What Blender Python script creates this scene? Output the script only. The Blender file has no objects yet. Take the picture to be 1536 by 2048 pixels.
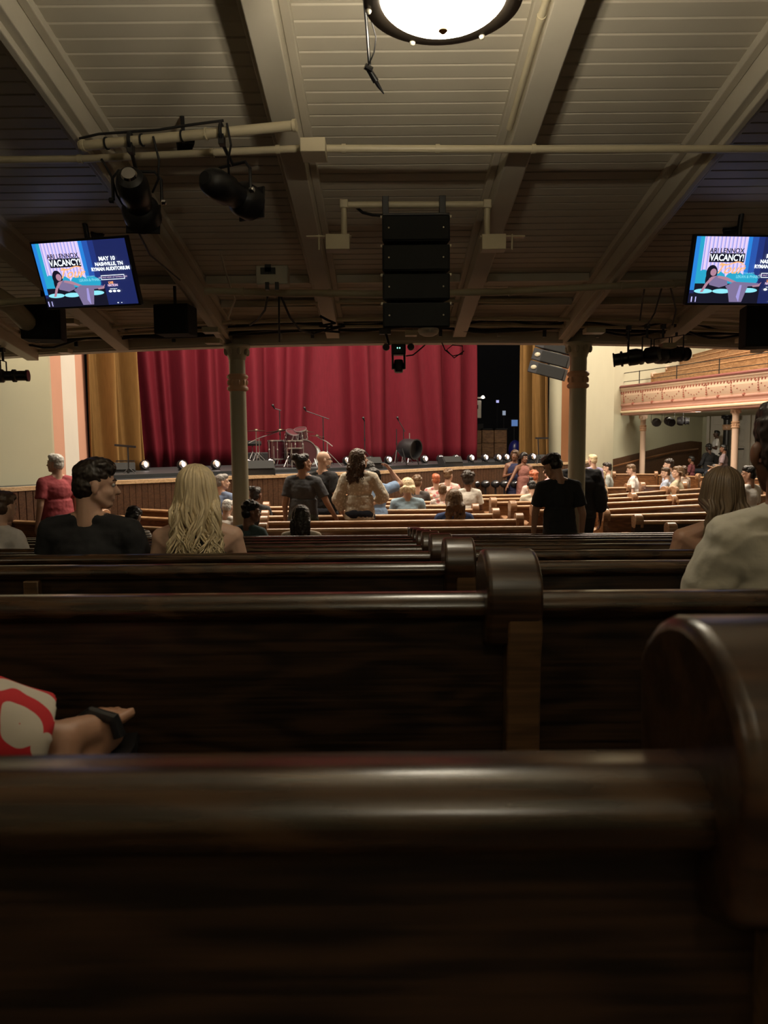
import bpy, math, random
from mathutils import Vector, Matrix, Euler, noise
R = math.radians
sc = bpy.context.scene
col = sc.collection
random.seed(7)

# ------------------------------------------------------------ camera, exposure
FPX, PITCH, ROLL, CZ = 1450.0, 0.0938, 0.0085, 1.77
_f = Vector((0, math.cos(PITCH), -math.sin(PITCH)))
_u0 = Vector((0, math.sin(PITCH), math.cos(PITCH)))
_r0 = Vector((1, 0, 0))
_r = _r0 * math.cos(ROLL) - _u0 * math.sin(ROLL)
_u = _u0 * math.cos(ROLL) + _r0 * math.sin(ROLL)
cam_data = bpy.data.cameras.new('camera')
cam = bpy.data.objects.new('camera', cam_data)
col.objects.link(cam)
cam.matrix_world = Matrix(((_r.x, _u.x, -_f.x, 0), (_r.y, _u.y, -_f.y, 0), (_r.z, _u.z, -_f.z, CZ), (0, 0, 0, 1)))
cam_data.sensor_fit = 'VERTICAL'
cam_data.sensor_height = 36
cam_data.sensor_width = 27
cam_data.lens = 36 * FPX / 2048
cam_data.clip_start = 0.02
cam_data.clip_end = 200
cam_data.dof.use_dof = True
cam_data.dof.focus_distance = 4.5
cam_data.dof.aperture_fstop = 8.0
sc.camera = cam
sc.view_settings.view_transform = 'Standard'
sc.view_settings.look = 'None'
sc.view_settings.gamma = 1
sc.view_settings.use_curve_mapping = False
sc.view_settings.exposure = 0.0
sc.cycles.use_denoising = True
sc.cycles.sample_clamp_indirect = 4
sc.cycles.max_bounces = 6

# ------------------------------------------------------------ light
world = bpy.data.worlds.new('world')
sc.world = world
world.use_nodes = True
world.node_tree.nodes['Background'].inputs[0].default_value = (0.35, 0.32, 0.45, 1)
world.node_tree.nodes['Background'].inputs[1].default_value = 0.04

def area(name, loc, target, sx, sy, power, color, spread=None):
    l = bpy.data.lights.new(name, 'AREA')
    l.shape = 'RECTANGLE'; l.size = sx; l.size_y = sy; l.energy = power; l.color = color
    if spread: l.spread = R(spread)
    o = bpy.data.objects.new(name, l); col.objects.link(o)
    o.location = loc
    o.rotation_euler = (Vector(target) - Vector(loc)).to_track_quat('-Z', 'Y').to_euler()
    return o
# house lights high under the hall's roof, with added fill
area('house_or_fill_light', (0, 13, 8.3), (0, 13.5, 0), 7, 3, 900, (1, .86, .66))
area('house_or_fill_light', (7.5, 17, 8.3), (7.5, 17, 0), 6, 4, 950, (1, .84, .66))
area('house_or_fill_light', (0, 9.3, 8.3), (0, 11.5, 0), 9, 1, 650, (1, .86, .68))  # added fill above the balcony edge, brightens the backs of the audience
area('stage_wash', (-2, 11.8, 8.0), (-1.5, 16.5, 3.0), 6, 1, 200, (1, .83, .72), 120)
area('gallery_light', (12, 21, 8.2), (12, 21, 0), 5, 4, 600, (1, .83, .68))
area('gallery_under_fill', (9.02, 20.75, 2.63), (10.0, 25.6, .3), .25, .25, 70, (1, .9, .7))  # unseen fill tucked behind the gallery front to lift the wall below

# ------------------------------------------------------------ pixel rays to world points
def ray(px, py):
    return _r * ((px - 768) / FPX) - _u * ((py - 1024) / FPX) + _f
def at(px, py, Y):
    d = ray(px, py); p = d * (Y / d.y); return Vector((p.x, p.y, p.z + CZ))
def gp(px, py, z):
    d = ray(px, py); t = (z - CZ) / d.z; return Vector((d.x * t, d.y * t, z))

# ------------------------------------------------------------ materials
def new_mat(name):
    m = bpy.data.materials.new(name); m.use_nodes = True
    nt = m.node_tree
    return m, nt, nt.nodes['Principled BSDF']
def mat(name, c, rough=.6, metal=0, var=.15, scale=8, bump=.1, stretch=(1, 1, 1), emit=None, es=0, spec=None, bdist=.02, coat=0):
    m, nt, b = new_mat(name)
    N, L = nt.nodes, nt.links
    tc = N.new('ShaderNodeTexCoord'); mp = N.new('ShaderNodeMapping')
    mp.inputs['Scale'].default_value = stretch
    L.new(tc.outputs['Object'], mp.inputs[0])
    nz = N.new('ShaderNodeTexNoise'); nz.inputs['Scale'].default_value = scale; nz.inputs['Detail'].default_value = 4
    L.new(mp.outputs[0], nz.inputs['Vector'])
    mx = N.new('ShaderNodeMix'); mx.data_type = 'RGBA'
    mx.inputs['A'].default_value = (*[max(0, k * (1 - var)) for k in c], 1)
    mx.inputs['B'].default_value = (*[min(1, k * (1 + var)) for k in c], 1)
    L.new(nz.outputs[0], mx.inputs['Factor'])
    L.new(mx.outputs['Result'], b.inputs['Base Color'])
    b.inputs['Roughness'].default_value = rough
    b.inputs['Metallic'].default_value = metal
    if spec is not None: b.inputs['Specular IOR Level'].default_value = spec
    if coat: b.inputs['Coat Weight'].default_value = coat; b.inputs['Coat Roughness'].default_value = .15
    if bump:
        bp = N.new('ShaderNodeBump'); bp.inputs['Strength'].default_value = bump; bp.inputs['Distance'].default_value = bdist
        L.new(nz.outputs[0], bp.inputs['Height']); L.new(bp.outputs[0], b.inputs['Normal'])
    if emit:
        b.inputs['Emission Color'].default_value = (*emit, 1); b.inputs['Emission Strength'].default_value = es
    return m
def wood(name, dark, light, rough=.35, s=1.0, coat=.4):
    m, nt, b = new_mat(name); N, L = nt.nodes, nt.links
    tc = N.new('ShaderNodeTexCoord'); oi = N.new('ShaderNodeObjectInfo')
    ad = N.new('ShaderNodeVectorMath'); ad.operation = 'ADD'
    ml = N.new('ShaderNodeMath'); ml.operation = 'MULTIPLY'; ml.inputs[1].default_value = 13.7
    L.new(oi.outputs['Random'], ml.inputs[0]); L.new(tc.outputs['Object'], ad.inputs[0]); L.new(ml.outputs[0], ad.inputs[1])
    mp = N.new('ShaderNodeMapping'); mp.inputs['Scale'].default_value = (1.5 * s, 5.5 * s, 5.5 * s); L.new(ad.outputs[0], mp.inputs[0])
    n1 = N.new('ShaderNodeTexNoise'); n1.inputs['Scale'].default_value = 1.3; n1.inputs['Detail'].default_value = 2; L.new(mp.outputs[0], n1.inputs['Vector'])
    m1 = N.new('ShaderNodeMath'); m1.operation = 'MULTIPLY'; m1.inputs[1].default_value = 48; L.new(n1.outputs[0], m1.inputs[0])
    sn = N.new('ShaderNodeMath'); sn.operation = 'SINE'; L.new(m1.outputs[0], sn.inputs[0])
    mp2 = N.new('ShaderNodeMapping'); mp2.inputs['Scale'].default_value = (4 * s, 130 * s, 130 * s); L.new(ad.outputs[0], mp2.inputs[0])
    n2 = N.new('ShaderNodeTexNoise'); n2.inputs['Scale'].default_value = 1.0; n2.inputs['Detail'].default_value = 3; L.new(mp2.outputs[0], n2.inputs['Vector'])
    a1 = N.new('ShaderNodeMath'); a1.operation = 'MULTIPLY_ADD'; a1.inputs[1].default_value = .11; L.new(sn.outputs[0], a1.inputs[0]); L.new(n2.outputs[0], a1.inputs[2])
    cr = N.new('ShaderNodeValToRGB'); cr.color_ramp.elements[0].position = .32; cr.color_ramp.elements[1].position = .68
    cr.color_ramp.elements[0].color = (*dark, 1); cr.color_ramp.elements[1].color = (*light, 1)
    L.new(a1.outputs[0], cr.inputs[0]); L.new(cr.outputs[0], b.inputs['Base Color'])
    b.inputs['Roughness'].default_value = rough
    b.inputs['Coat Weight'].default_value = coat; b.inputs['Coat Roughness'].default_value = .2
    bp = N.new('ShaderNodeBump'); bp.inputs['Strength'].default_value = .12; bp.inputs['Distance'].default_value = .004
    L.new(a1.outputs[0], bp.inputs['Height']); L.new(bp.outputs[0], b.inputs['Normal'])
    return m
def emis(name, c, s):
    m, nt, b = new_mat(name)
    b.inputs['Base Color'].default_value = (0.02, 0.02, 0.02, 1)
    b.inputs['Emission Color'].default_value = (*c, 1); b.inputs['Emission Strength'].default_value = s
    return m
M = {}
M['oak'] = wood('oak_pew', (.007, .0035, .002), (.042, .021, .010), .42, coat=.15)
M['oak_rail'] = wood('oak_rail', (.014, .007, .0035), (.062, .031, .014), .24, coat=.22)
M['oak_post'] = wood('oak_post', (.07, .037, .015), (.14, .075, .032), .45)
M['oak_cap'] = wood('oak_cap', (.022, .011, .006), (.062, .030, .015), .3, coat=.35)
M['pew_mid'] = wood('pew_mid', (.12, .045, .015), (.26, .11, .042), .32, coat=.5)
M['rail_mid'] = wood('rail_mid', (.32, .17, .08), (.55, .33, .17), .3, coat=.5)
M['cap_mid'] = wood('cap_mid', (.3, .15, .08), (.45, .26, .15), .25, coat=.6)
M['wainscot'] = wood('wainscot', (.06, .026, .012), (.12, .055, .026), .5, coat=.1)
M['ceil'] = mat('ceiling_paint', (.54, .49, .39), .5, var=.10, scale=3, bump=.25, bdist=.004)
M['beam'] = mat('beam_paint', (.55, .50, .40), .5, var=.12, scale=4, bump=.2, bdist=.004)
M['pipe'] = mat('cream_pipe_paint', (.55, .48, .33), .42, var=.12, scale=6, bump=.15, bdist=.003)
M['colpaint'] = mat('column_paint', (.44, .41, .30), .42, var=.08, scale=5, bump=.1)
M['goldband'] = mat('column_band_paint', (.62, .38, .24), .45, var=.15, scale=9)
M['cream'] = mat('cream_wall', (.56, .55, .41), .8, var=.06, scale=1.5, bump=.1)
M['white'] = mat('white_wall', (.60, .56, .50), .7, var=.05, scale=2)
M['pink'] = mat('pink_band', (.50, .26, .18), .7, var=.08, scale=2)
M['orange'] = mat('orange_band', (.40, .18, .08), .7, var=.08, scale=2)
M['black'] = mat('black_metal', (.012, .012, .014), .38, var=.3, scale=10, bump=.05)
M['blackmatte'] = mat('black_matte', (.009, .009, .010), .85, var=.3, scale=12)
M['cable'] = mat('cable_rubber', (.012, .011, .012), .6, var=.3)
M['grille'] = mat('speaker_grille', (.009, .010, .010), .85, var=.5, scale=220, bump=.4, bdist=.002)
M['chrome'] = mat('chrome', (.75, .75, .78), .15, 1, var=.05, bump=0)
M['stagefloor'] = mat('stage_floor', (.025, .028, .032), .45, var=.3, scale=3)
M['carpet'] = mat('floor_wood', (.05, .022, .012), .5, var=.3, scale=4, stretch=(1, 9, 1))
M['lip'] = wood('stage_lip', (.55, .36, .2), (.78, .56, .34), .35)
M['backstage'] = mat('backstage_black', (.006, .007, .012), .9, var=.3)
def velvet(name, c, c2):
    m = mat(name, c, .75, var=.22, scale=30, bump=.25, stretch=(1, 1, .15), bdist=.01)
    b = m.node_tree.nodes['Principled BSDF']
    b.inputs['Sheen Weight'].default_value = .0; b.inputs['Specular IOR Level'].default_value = .15; b.inputs['Sheen Tint'].default_value = (*c2, 1); b.inputs['Sheen Roughness'].default_value = .35
    return m
M['red'] = velvet('red_velvet', (.098, .006, .013), (1, .25, .25))
M['gold'] = velvet('gold_velvet', (.19, .105, .034), (1, .75, .4))

# ------------------------------------------------------------ mesh builder
class MB:
    def __init__(s): s.v = []; s.f = []; s.mi = []; s.cm = 0
    def m(s, i): s.cm = i; return s
    def add(s, vs, fs):
        n = len(s.v); s.v += [tuple(p) for p in vs]
        for f in fs: s.f.append([n + i for i in f]); s.mi.append(s.cm)
        return s
    def box(s, c, d, rot=None):
        c = Vector(c); rot = rot or Matrix.Identity(3)
        p = [c + rot @ Vector((x * d[0] / 2, y * d[1] / 2, z * d[2] / 2)) for x in (-1, 1) for y in (-1, 1) for z in (-1, 1)]
        return s.add(p, [(0, 1, 3, 2), (4, 6, 7, 5), (0, 4, 5, 1), (2, 3, 7, 6), (0, 2, 6, 4), (1, 5, 7, 3)])
    def hexa(s, p):   # bottom quad then top quad
        return s.add(p, [(3, 2, 1, 0), (4, 5, 6, 7), (0, 1, 5, 4), (1, 2, 6, 5), (2, 3, 7, 6), (3, 0, 4, 7)])
    def prism(s, poly, x0, x1, fn=None):   # poly in (y,z), extruded along x
        fn = fn or (lambda x, y, z: (x, y, z)); n = len(poly)
        vs = [fn(x0, y, z) for y, z in poly] + [fn(x1, y, z) for y, z in poly]
        fs = [(i, (i + 1) % n, n + (i + 1) % n, n + i) for i in range(n)]
        return s.add(vs, fs + [tuple(range(n))[::-1], tuple(range(n, 2 * n))])
    def tube(s, pts, r, n=10, caps=True):
        pts = [Vector(p) for p in pts]; k = len(pts)
        rs = r if isinstance(r, (list, tuple)) else [r] * k
        up = None; vs = []; fs = []
        for i, p in enumerate(pts):
            t = (pts[min(i + 1, k - 1)] - pts[max(i - 1, 0)]); t = t.normalized() if t.length > 1e-9 else Vector((0, 0, 1))
            if up is None: up = t.orthogonal().normalized()
            else:
                up = up - t * up.dot(t); up = up.normalized() if up.length > 1e-6 else t.orthogonal().normalized()
            w = t.cross(up)
            for j in range(n):
                a = 2 * math.pi * j / n; vs.append(p + (up * math.cos(a) + w * math.sin(a)) * rs[i])
        for i in range(k - 1):
            for j in range(n):
                fs.append((i * n + j, i * n + (j + 1) % n, (i + 1) * n + (j + 1) % n, (i + 1) * n + j))
        if caps: fs += [tuple(range(n))[::-1], tuple(range((k - 1) * n, k * n))]
        return s.add(vs, fs)
    def lathe(s, prof, o=(0, 0, 0), axis=(0, 0, 1), n=20, sx=1, sy=1, caps=True):   # prof (r,h)
        o = Vector(o); ax = Vector(axis).normalized(); a = ax.orthogonal().normalized() if abs(ax.z) < .999 else Vector((1, 0, 0)); b = ax.cross(a)
        vs = []; fs = []
        for r, h in prof:
            for j in range(n):
                t = 2 * math.pi * j / n; vs.append(o + ax * h + (a * math.cos(t) * sx + b * math.sin(t) * sy) * r)
        for i in range(len(prof) - 1):
            for j in range(n): fs.append((i * n + j, i * n + (j + 1) % n, (i + 1) * n + (j + 1) % n, (i + 1) * n + j))
        if caps and prof[0][0] > 1e-4: fs.append(tuple(range(n))[::-1])
        if caps and prof[-1][0] > 1e-4: fs.append(tuple(range((len(prof) - 1) * n, len(prof) * n)))
        return s.add(vs, fs)
    def ell(s, c, r, n=14, k=9, rot=None):
        c = Vector(c); r = (r, r, r) if isinstance(r, (int, float)) else r; rot = rot or Matrix.Identity(3)
        vs = [c + rot @ Vector((0, 0, -r[2]))]; fs = []
        for i in range(1, k):
            p = -math.pi / 2 + math.pi * i / k
            for j in range(n):
                t = 2 * math.pi * j / n
                vs.append(c + rot @ Vector((r[0] * math.cos(p) * math.cos(t), r[1] * math.cos(p) * math.sin(t), r[2] * math.sin(p))))
        vs.append(c + rot @ Vector((0, 0, r[2]))); e = len(vs) - 1
        for j in range(n):
            fs.append((0, 1 + (j + 1) % n, 1 + j)); fs.append((e, e - n + j, e - n + (j + 1) % n))
        for i in range(k - 2):
            for j in range(n): fs.append((1 + i * n + j, 1 + i * n + (j + 1) % n, 1 + (i + 1) * n + (j + 1) % n, 1 + (i + 1) * n + j))
        return s.add(vs, fs)
    def cap(s, p0, p1, r0, r1=None, n=12):
        p0 = Vector(p0); p1 = Vector(p1); r1 = r0 if r1 is None else r1
        ax = p1 - p0; L = ax.length
        if L < 1e-6: return s.ell(p0, r0)
        pr = [(r0 * math.cos(a), -r0 * math.sin(a)) for a in (R(88), R(60), R(30), 0)] + [(r1 * math.cos(a), L + r1 * math.sin(a)) for a in (0, R(30), R(60), R(88))]
        return s.lathe(pr, p0, ax, n)
    def grid(s, nu, nv, fn, close=False):
        vs = [fn(i / nu, j / nv) for j in range(nv + 1) for i in range(nu + 1)]
        fs = [(j * (nu + 1) + i, j * (nu + 1) + i + 1, (j + 1) * (nu + 1) + i + 1, (j + 1) * (nu + 1) + i) for j in range(nv) for i in range(nu)]
        return s.add(vs, fs)
    def mesh(s, name, smooth=True, ang=35):
        me = bpy.data.meshes.new(name); me.from_pydata(s.v, [], s.f)
        me.polygons.foreach_set('material_index', s.mi)
        me.update()
        if smooth:
            me.polygons.foreach_set('use_smooth', [True] * len(me.polygons)); me.set_sharp_from_angle(angle=R(ang))
        return me
    def build(s, name, mats, parent=None, bevel=0, seg=2, smooth=True, ang=35, loc=None, fix=True):
        me = s.mesh(name, smooth, ang)
        return link(name, me, mats, parent, bevel, seg, loc)
def link(name, me, mats, parent=None, bevel=0, seg=2, loc=None):
    if not me.materials:
        for m in (mats if isinstance(mats, (list, tuple)) else [mats]): me.materials.append(M[m] if isinstance(m, str) else m)
    o = bpy.data.objects.new(name, me); col.objects.link(o)
    if parent: o.parent = parent
    if loc is not None: o.location = loc
    if bevel:
        b = o.modifiers.new('bevel', 'BEVEL'); b.width = bevel; b.segments = seg; b.limit_method = 'ANGLE'; b.angle_limit = R(40)
    return o
def tag(o, label, cat, group=None):
    o['label'] = label; o['category'] = cat
    if group: o['group'] = group
    return o
def thing(name, label, cat, loc=(0, 0, 0), rz=0, group=None):
    o = bpy.data.objects.new(name, None); col.objects.link(o)
    o.empty_display_size = .1
    o.location = loc; o.rotation_euler = (0, 0, rz)
    return tag(o, label, cat, group)
def struct(o): o['kind'] = 'structure'; return o
def dup(root, loc=None, rz=None, label=None, group=None):
    def cp(o, par):
        c = o.copy(); col.objects.link(c)
        if par: c.parent = par
        for ch in [x for x in bpy.data.objects if x.parent == o]: cp(ch, c)
        return c
    r = cp(root, None)
    if loc is not None: r.location = loc
    if rz is not None: r.rotation_euler = (0, 0, rz)
    if label: r['label'] = label
    if group: r['group'] = group
    return r
def sag(p0, p1, d, n=10):
    p0 = Vector(p0); p1 = Vector(p1)
    return [p0.lerp(p1, i / n) - Vector((0, 0, d * 4 * (i / n) * (1 - i / n))) for i in range(n + 1)]

# ------------------------------------------------------------ structure
def floor_z(Y): return .783 - .108 * min(max(Y, -4), 7.25) if Y < 7.25 else 0.0
fb = MB()
ys = [-4, 0, 7.25, 32]
for i in range(3):
    z0, z1 = floor_z(ys[i]), floor_z(ys[i + 1])
    X0, X1 = (-8, 9) if i < 2 else (-14, 20)
    fb.hexa([(X0, ys[i], z0 - .3), (X1, ys[i], z0 - .3), (X1, ys[i + 1], z1 - .3), (X0, ys[i + 1], z1 - .3),
             (X0, ys[i], z0), (X1, ys[i], z0), (X1, ys[i + 1], z1), (X0, ys[i + 1], z1)])
struct(fb.build('floor', 'carpet', smooth=False))

def ceil_z(Y): return 1.77 + 2.646 - .167 * Y
def edge_y(X): return 8.0 + .040 * (X - .2) ** 2
# board ceiling: tongue and groove boards running across
cb = MB()
y = -4.0; W = .104; prof = []
while y < 8.6:
    z = ceil_z(y); z2 = ceil_z(y + W)
    prof += [(y + .004, z + .007), (y + .011, z), (y + W - .011, z2 + .001), (y + W - .004, z2 + .007)]
    y += W
poly = prof + [(8.7, ceil_z(8.6) + .4), (-4.1, ceil_z(-4) + .4)]
X0, X1 = -8.0, 9.0
n = len(prof)
vs = [(X0, a, b) for a, b in prof] + [(X1, a, b) for a, b in prof]
cb.add(vs, [(i, n + i, n + i + 1, i + 1) for i in range(n - 1)])
cb.add([(X0, -4, ceil_z(-4) + .01), (X1, -4, ceil_z(-4) + .01), (X1, 8.7, ceil_z(8.7) + .01), (X0, 8.7, ceil_z(8.7) + .01),
        (X0, -4, ceil_z(-4) + .4), (X1, -4, ceil_z(-4) + .4), (X1, 8.7, ceil_z(8.7) + .4), (X0, 8.7, ceil_z(8.7) + .4)],
       [(4, 5, 6, 7), (0, 1, 5, 4), (2, 3, 7, 6), (3, 0, 4, 7), (1, 2, 6, 5), (0, 3, 2, 1)])
struct(cb.build('ceiling', 'ceil', smooth=False))
# sloping beams
BX = [-4.15, -2.95, -1.72, -.535, .83, 2.0, 3.2, 4.4]
for i, bx in enumerate(BX):
    b = MB(); Ya, Yb = -4.0, edge_y(bx) - .02
    def seg(xa, xb, dt, db, b=b):
        b.hexa([(xa, Ya, ceil_z(Ya) - db), (xb, Ya, ceil_z(Ya) - db), (xb, Yb, ceil_z(Yb) - db), (xa, Yb, ceil_z(Yb) - db),
                (xa, Ya, ceil_z(Ya) + .03 - dt), (xb, Ya, ceil_z(Ya) + .03 - dt), (xb, Yb, ceil_z(Yb) + .03 - dt), (xa, Yb, ceil_z(Yb) + .03 - dt)])
    seg(bx - .07, bx + .07, 0, .17)
    seg(bx + .0705, bx + .12, 0, .045); seg(bx - .12, bx - .0705, 0, .045)
    if i in (2, 5): seg(bx - .02, bx + .02, .17, .21)
    o = struct(b.build('trim_%d' % (i + 1), 'beam', bevel=.006, smooth=False))
# edge girder following the balcony curve, with a pale lower lip
eb = MB(); N = 40; xs = [-7.9 + 16.8 * i / N for i in range(N + 1)]
ZB = 1.77 + 1.09
def strip(b, yo0, yo1, z0, z1, fn=edge_y):
    rows = [[(x, fn(x) + yo0, z0), (x, fn(x) + yo1, z0), (x, fn(x) + yo1, z1), (x, fn(x) + yo0, z1)] for x in xs]
    vs = [p for r in rows for p in r]
    fs = [(i * 4 + j, i * 4 + (j + 1) % 4, (i + 1) * 4 + (j + 1) % 4, (i + 1) * 4 + j) for i in range(N) for j in range(4)]
    b.add(vs, fs + [(0, 3, 2, 1), (N * 4, N * 4 + 1, N * 4 + 2, N * 4 + 3)])
strip(eb, 0, .22, ZB + .02, 4.9)
strip(eb, -.09, 0, ZB + .12, ZB + .2)
struct(eb.build('trim_9', 'beam', smooth=False))
eb = MB(); strip(eb, .03, .2, ZB, ZB + .02)
struct(eb.build('trim_10', M['white'], smooth=False))
# walls round the seats below the balcony
def wallbox(name, p0, p1, z0, z1, th, m):
    p0 = Vector((p0[0], p0[1], 0)); p1 = Vector((p1[0], p1[1], 0)); nrm = Vector((-(p1 - p0).y, (p1 - p0).x, 0)).normalized() * th
    q = [p0, p1, p1 + nrm, p0 + nrm]
    return struct(MB().hexa([(a.x, a.y, z0) for a in q] + [(a.x, a.y, z1) for a in q]).build(name, m, smooth=False))
wallbox('wall_back', (9, -3.6), (-8, -3.6), 0, 5.2, -.3, 'cream')
wallbox('wall_left', (-7.9, -3.8), (-7.9, 8.6), -.3, 5.2, .3, 'cream')
wallbox('wall_right', (8.9, -3.8), (8.9, 8.6), -.3, 5.2, -.3, 'cream')
# ------------------------------------------------------------ pews
END = [(-.035, 0), (-.045, .5), (-.05, .76), (-.062, .81)]
for a in range(200, 20, -20):   # scroll round the rail
    END.append((.02 + .082 * math.cos(R(a)), .862 + .073 * math.sin(R(a))))
END += [(.085, .82), (.088, .76), (.10, .69), (.135, .635), (.19, .605), (.27, .60), (.36, .615), (.43, .63), (.475, .62), (.495, .585), (.48, .55), (.44, .53), (.425, .45), (.43, .2), (.44, 0)]
END = [(a, b + .042) if a > .13 and .5 < b < .66 else (a, b) for a, b in END]
CAPP = [(-.056, .79)] + [(.02 + .086 * math.cos(R(a)), .862 + .079 * math.sin(R(a))) for a in range(205, 10, -15)] + [(.092, .82), (.07, .79), (.0, .775)]
ARM = [(.10, .70), (.14, .645), (.19, .616), (.27, .611), (.36, .626), (.43, .642), (.482, .63), (.506, .585), (.49, .545), (.455, .525), (.45, .56), (.40, .60), (.27, .59), (.18, .595), (.12, .64)]
ARM = [(a, b + .042 * min(1, max(0, (a - .1) / .06))) for a, b in ARM]
def pew(p0, p1, ztop, ends=(0, 1), capz=0, mats=('oak', 'oak_rail', 'oak_cap', 'oak_post'), label='', group='', braces=(), k=1.0, capk=1.0):
    """p0,p1 : left and right end of the top rail seen from behind; stands on floor ztop-.87k"""
    p0 = Vector((p0[0], p0[1], 0)); p1 = Vector((p1[0], p1[1], 0)); d = p1 - p0; L = d.length
    rz = math.atan2(d.y, d.x)
    t = thing('pew', label, 'pew', (p0.x, p0.y, ztop - .87 * k), rz, group)
    wd, rl, cp, ps = mats
    lo = .010 if ends[0] else 0; hi = L - .010 if ends[1] else L; up_ = lambda P_: [(y_, z_ + (capz if z_ > .78 else 0)) for y_, z_ in P_]
    b = MB(); b.prism([(-.012, .05), (.010, .05), (.010, .845), (-.012, .845)], lo, hi)
    b.build('back_panel', wd, t, smooth=False)
    b = MB(); pr = [(-.0 + .034 * math.cos(R(a)), .848 + .024 * math.sin(R(a))) for a in range(60, 301, 20)] + [(.03, .825), (.032, .868)]
    b.prism(pr[::-1], lo, hi); b.build('top_rail', rl, t, ang=50)
    b = MB(); b.prism([(.012, .40), (.40, .43), (.42, .445), (.40, .455), (.012, .425)], lo, hi); b.build('seat', wd, t, bevel=0)
    for i, e in enumerate(ends):
        if not e: continue
        x = 0 if i == 0 else L
        b = MB(); b.prism(up_(END), x - (.012 if i else .046), x + (.046 if i else .012)); b.build('end_board', ps, t, bevel=.004)
        b = MB(); b.prism(up_(CAPP), x - .047 * capk, x + .047 * capk); b.build('scroll_cap', cp, t, bevel=.009, seg=3)
        b = MB(); b.prism(ARM, x - .042, x + .042); b.build('arm_rest', cp, t, bevel=.006)
    for x in braces:
        b = MB(); b.box((x, -.026, .44), (.045, .028, .78)); b.build('brace', ps, t, bevel=.003)
    return t
# rear block below the balcony: two pews per row that meet at a scroll end
ROWY = [.42, 1.25, 2.2, 3.0, 3.8, 4.6, 5.4, 6.2, 7.0]
EXD = 0.198 * 1.25
names = ['nearest the camera', 'second from the camera', 'third from the camera', 'fourth from the camera', 'fifth from the camera', 'sixth from the camera', 'seventh from the camera', 'eighth from the camera', 'farthest from the camera']
for i, Yr in enumerate(ROWY):
    zt = floor_z(Yr) + .87 - (.034 if i == 0 else .010)
    xe = .222 if i == 0 else (.010 * Yr + .206 if i else 0)
    if i == 0: xe = .232
    lx = -4.2 if i < 2 else -5.6
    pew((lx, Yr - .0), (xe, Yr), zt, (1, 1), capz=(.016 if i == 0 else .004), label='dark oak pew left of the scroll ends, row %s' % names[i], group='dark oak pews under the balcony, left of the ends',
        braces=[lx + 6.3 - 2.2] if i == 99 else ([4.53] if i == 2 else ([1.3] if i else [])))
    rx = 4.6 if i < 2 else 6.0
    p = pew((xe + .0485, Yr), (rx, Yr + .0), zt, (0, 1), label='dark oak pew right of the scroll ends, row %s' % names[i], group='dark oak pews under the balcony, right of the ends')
# middle block on the level floor
MID = ('pew_mid', 'rail_mid', 'cap_mid', 'pew_mid')
MROW = [7.8, 8.55, 9.25, 9.95, 10.65, 11.35, 12.0]
MNM = ['nearest row', 'second row', 'third row', 'fourth row', 'fifth row', 'sixth row', 'row nearest the stage']
def capX(Y): return 1.86 - .245 * (Y - 7.5)
for i, Yr in enumerate(MROW):
    lx = -1.30 - .15 * (Yr - 7.8)
    rxx = capX(Yr)
    zt = .87 + .06 * i / 6
    if i == 5: lx = -1.2
    if i == 6: lx = -.6
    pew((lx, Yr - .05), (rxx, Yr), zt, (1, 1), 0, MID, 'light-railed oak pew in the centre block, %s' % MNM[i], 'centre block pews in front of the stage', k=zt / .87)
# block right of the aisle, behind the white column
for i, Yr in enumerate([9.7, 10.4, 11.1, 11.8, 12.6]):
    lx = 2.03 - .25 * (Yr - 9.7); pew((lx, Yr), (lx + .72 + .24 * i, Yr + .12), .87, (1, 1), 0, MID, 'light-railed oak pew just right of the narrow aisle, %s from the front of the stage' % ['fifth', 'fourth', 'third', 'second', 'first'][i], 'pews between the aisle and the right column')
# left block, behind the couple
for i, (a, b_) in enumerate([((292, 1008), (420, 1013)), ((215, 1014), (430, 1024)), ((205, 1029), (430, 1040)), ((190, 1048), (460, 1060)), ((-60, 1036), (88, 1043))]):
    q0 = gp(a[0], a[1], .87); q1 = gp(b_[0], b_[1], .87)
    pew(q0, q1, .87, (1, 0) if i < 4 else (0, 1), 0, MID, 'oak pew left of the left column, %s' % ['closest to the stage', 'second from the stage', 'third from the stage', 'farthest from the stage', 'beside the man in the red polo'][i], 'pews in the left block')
# right block
RB = [((1186, 998), (1266, 995), 0, 1), ((1275, 994), (1500, 982), 0, 0), ((1195, 1007), (1346, 1000), 0, 1), ((1356, 1001), (1540, 990), 0, 1),
      ((1200, 1020), (1500, 1005), 0, 0), ((1210, 1031), (1470, 1024), 1, 0), ((1276, 1043), (1500, 1041), 1, 0), ((1343, 1061), (1520, 1060), 1, 0),
      ((1215, 990), (1332, 981), 0, 1), ((1350, 981), (1530, 968), 1, 0), ((1195, 976), (1256, 975), 0, 1), ((1285, 972), (1368, 971), 1, 1),
      ((1228, 948), (1312, 948), 1, 1), ((1318, 950), (1396, 953), 0, 1), ((1402, 954), (1540, 958), 0, 1), ((1410, 969), (1480, 963), 1, 0)]
RN = ['light rail ending just left of the scroll cap, beside the right column', 'long rail crossing behind the brown-haired woman', 'rail ending at the scroll cap in the middle of the right block', 'short rail right of the middle scroll cap',
      'long unbroken rail in the middle of the right block', 'scroll end beside the patterned bag near the right column', 'dark back and glossy scroll end, close to the rear block', 'dark pew nearest the bare-shouldered woman',
      'sloping rail in front of the seated pair', 'rail behind the man in the cap', 'pew by the man in the white tee', 'short pew with curved ends between two seated people',
      'back row on the left by the ramp wall', 'back row in the middle by the ramp wall', 'back row on the right under the side gallery', 'pew under the far gallery column']
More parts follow.
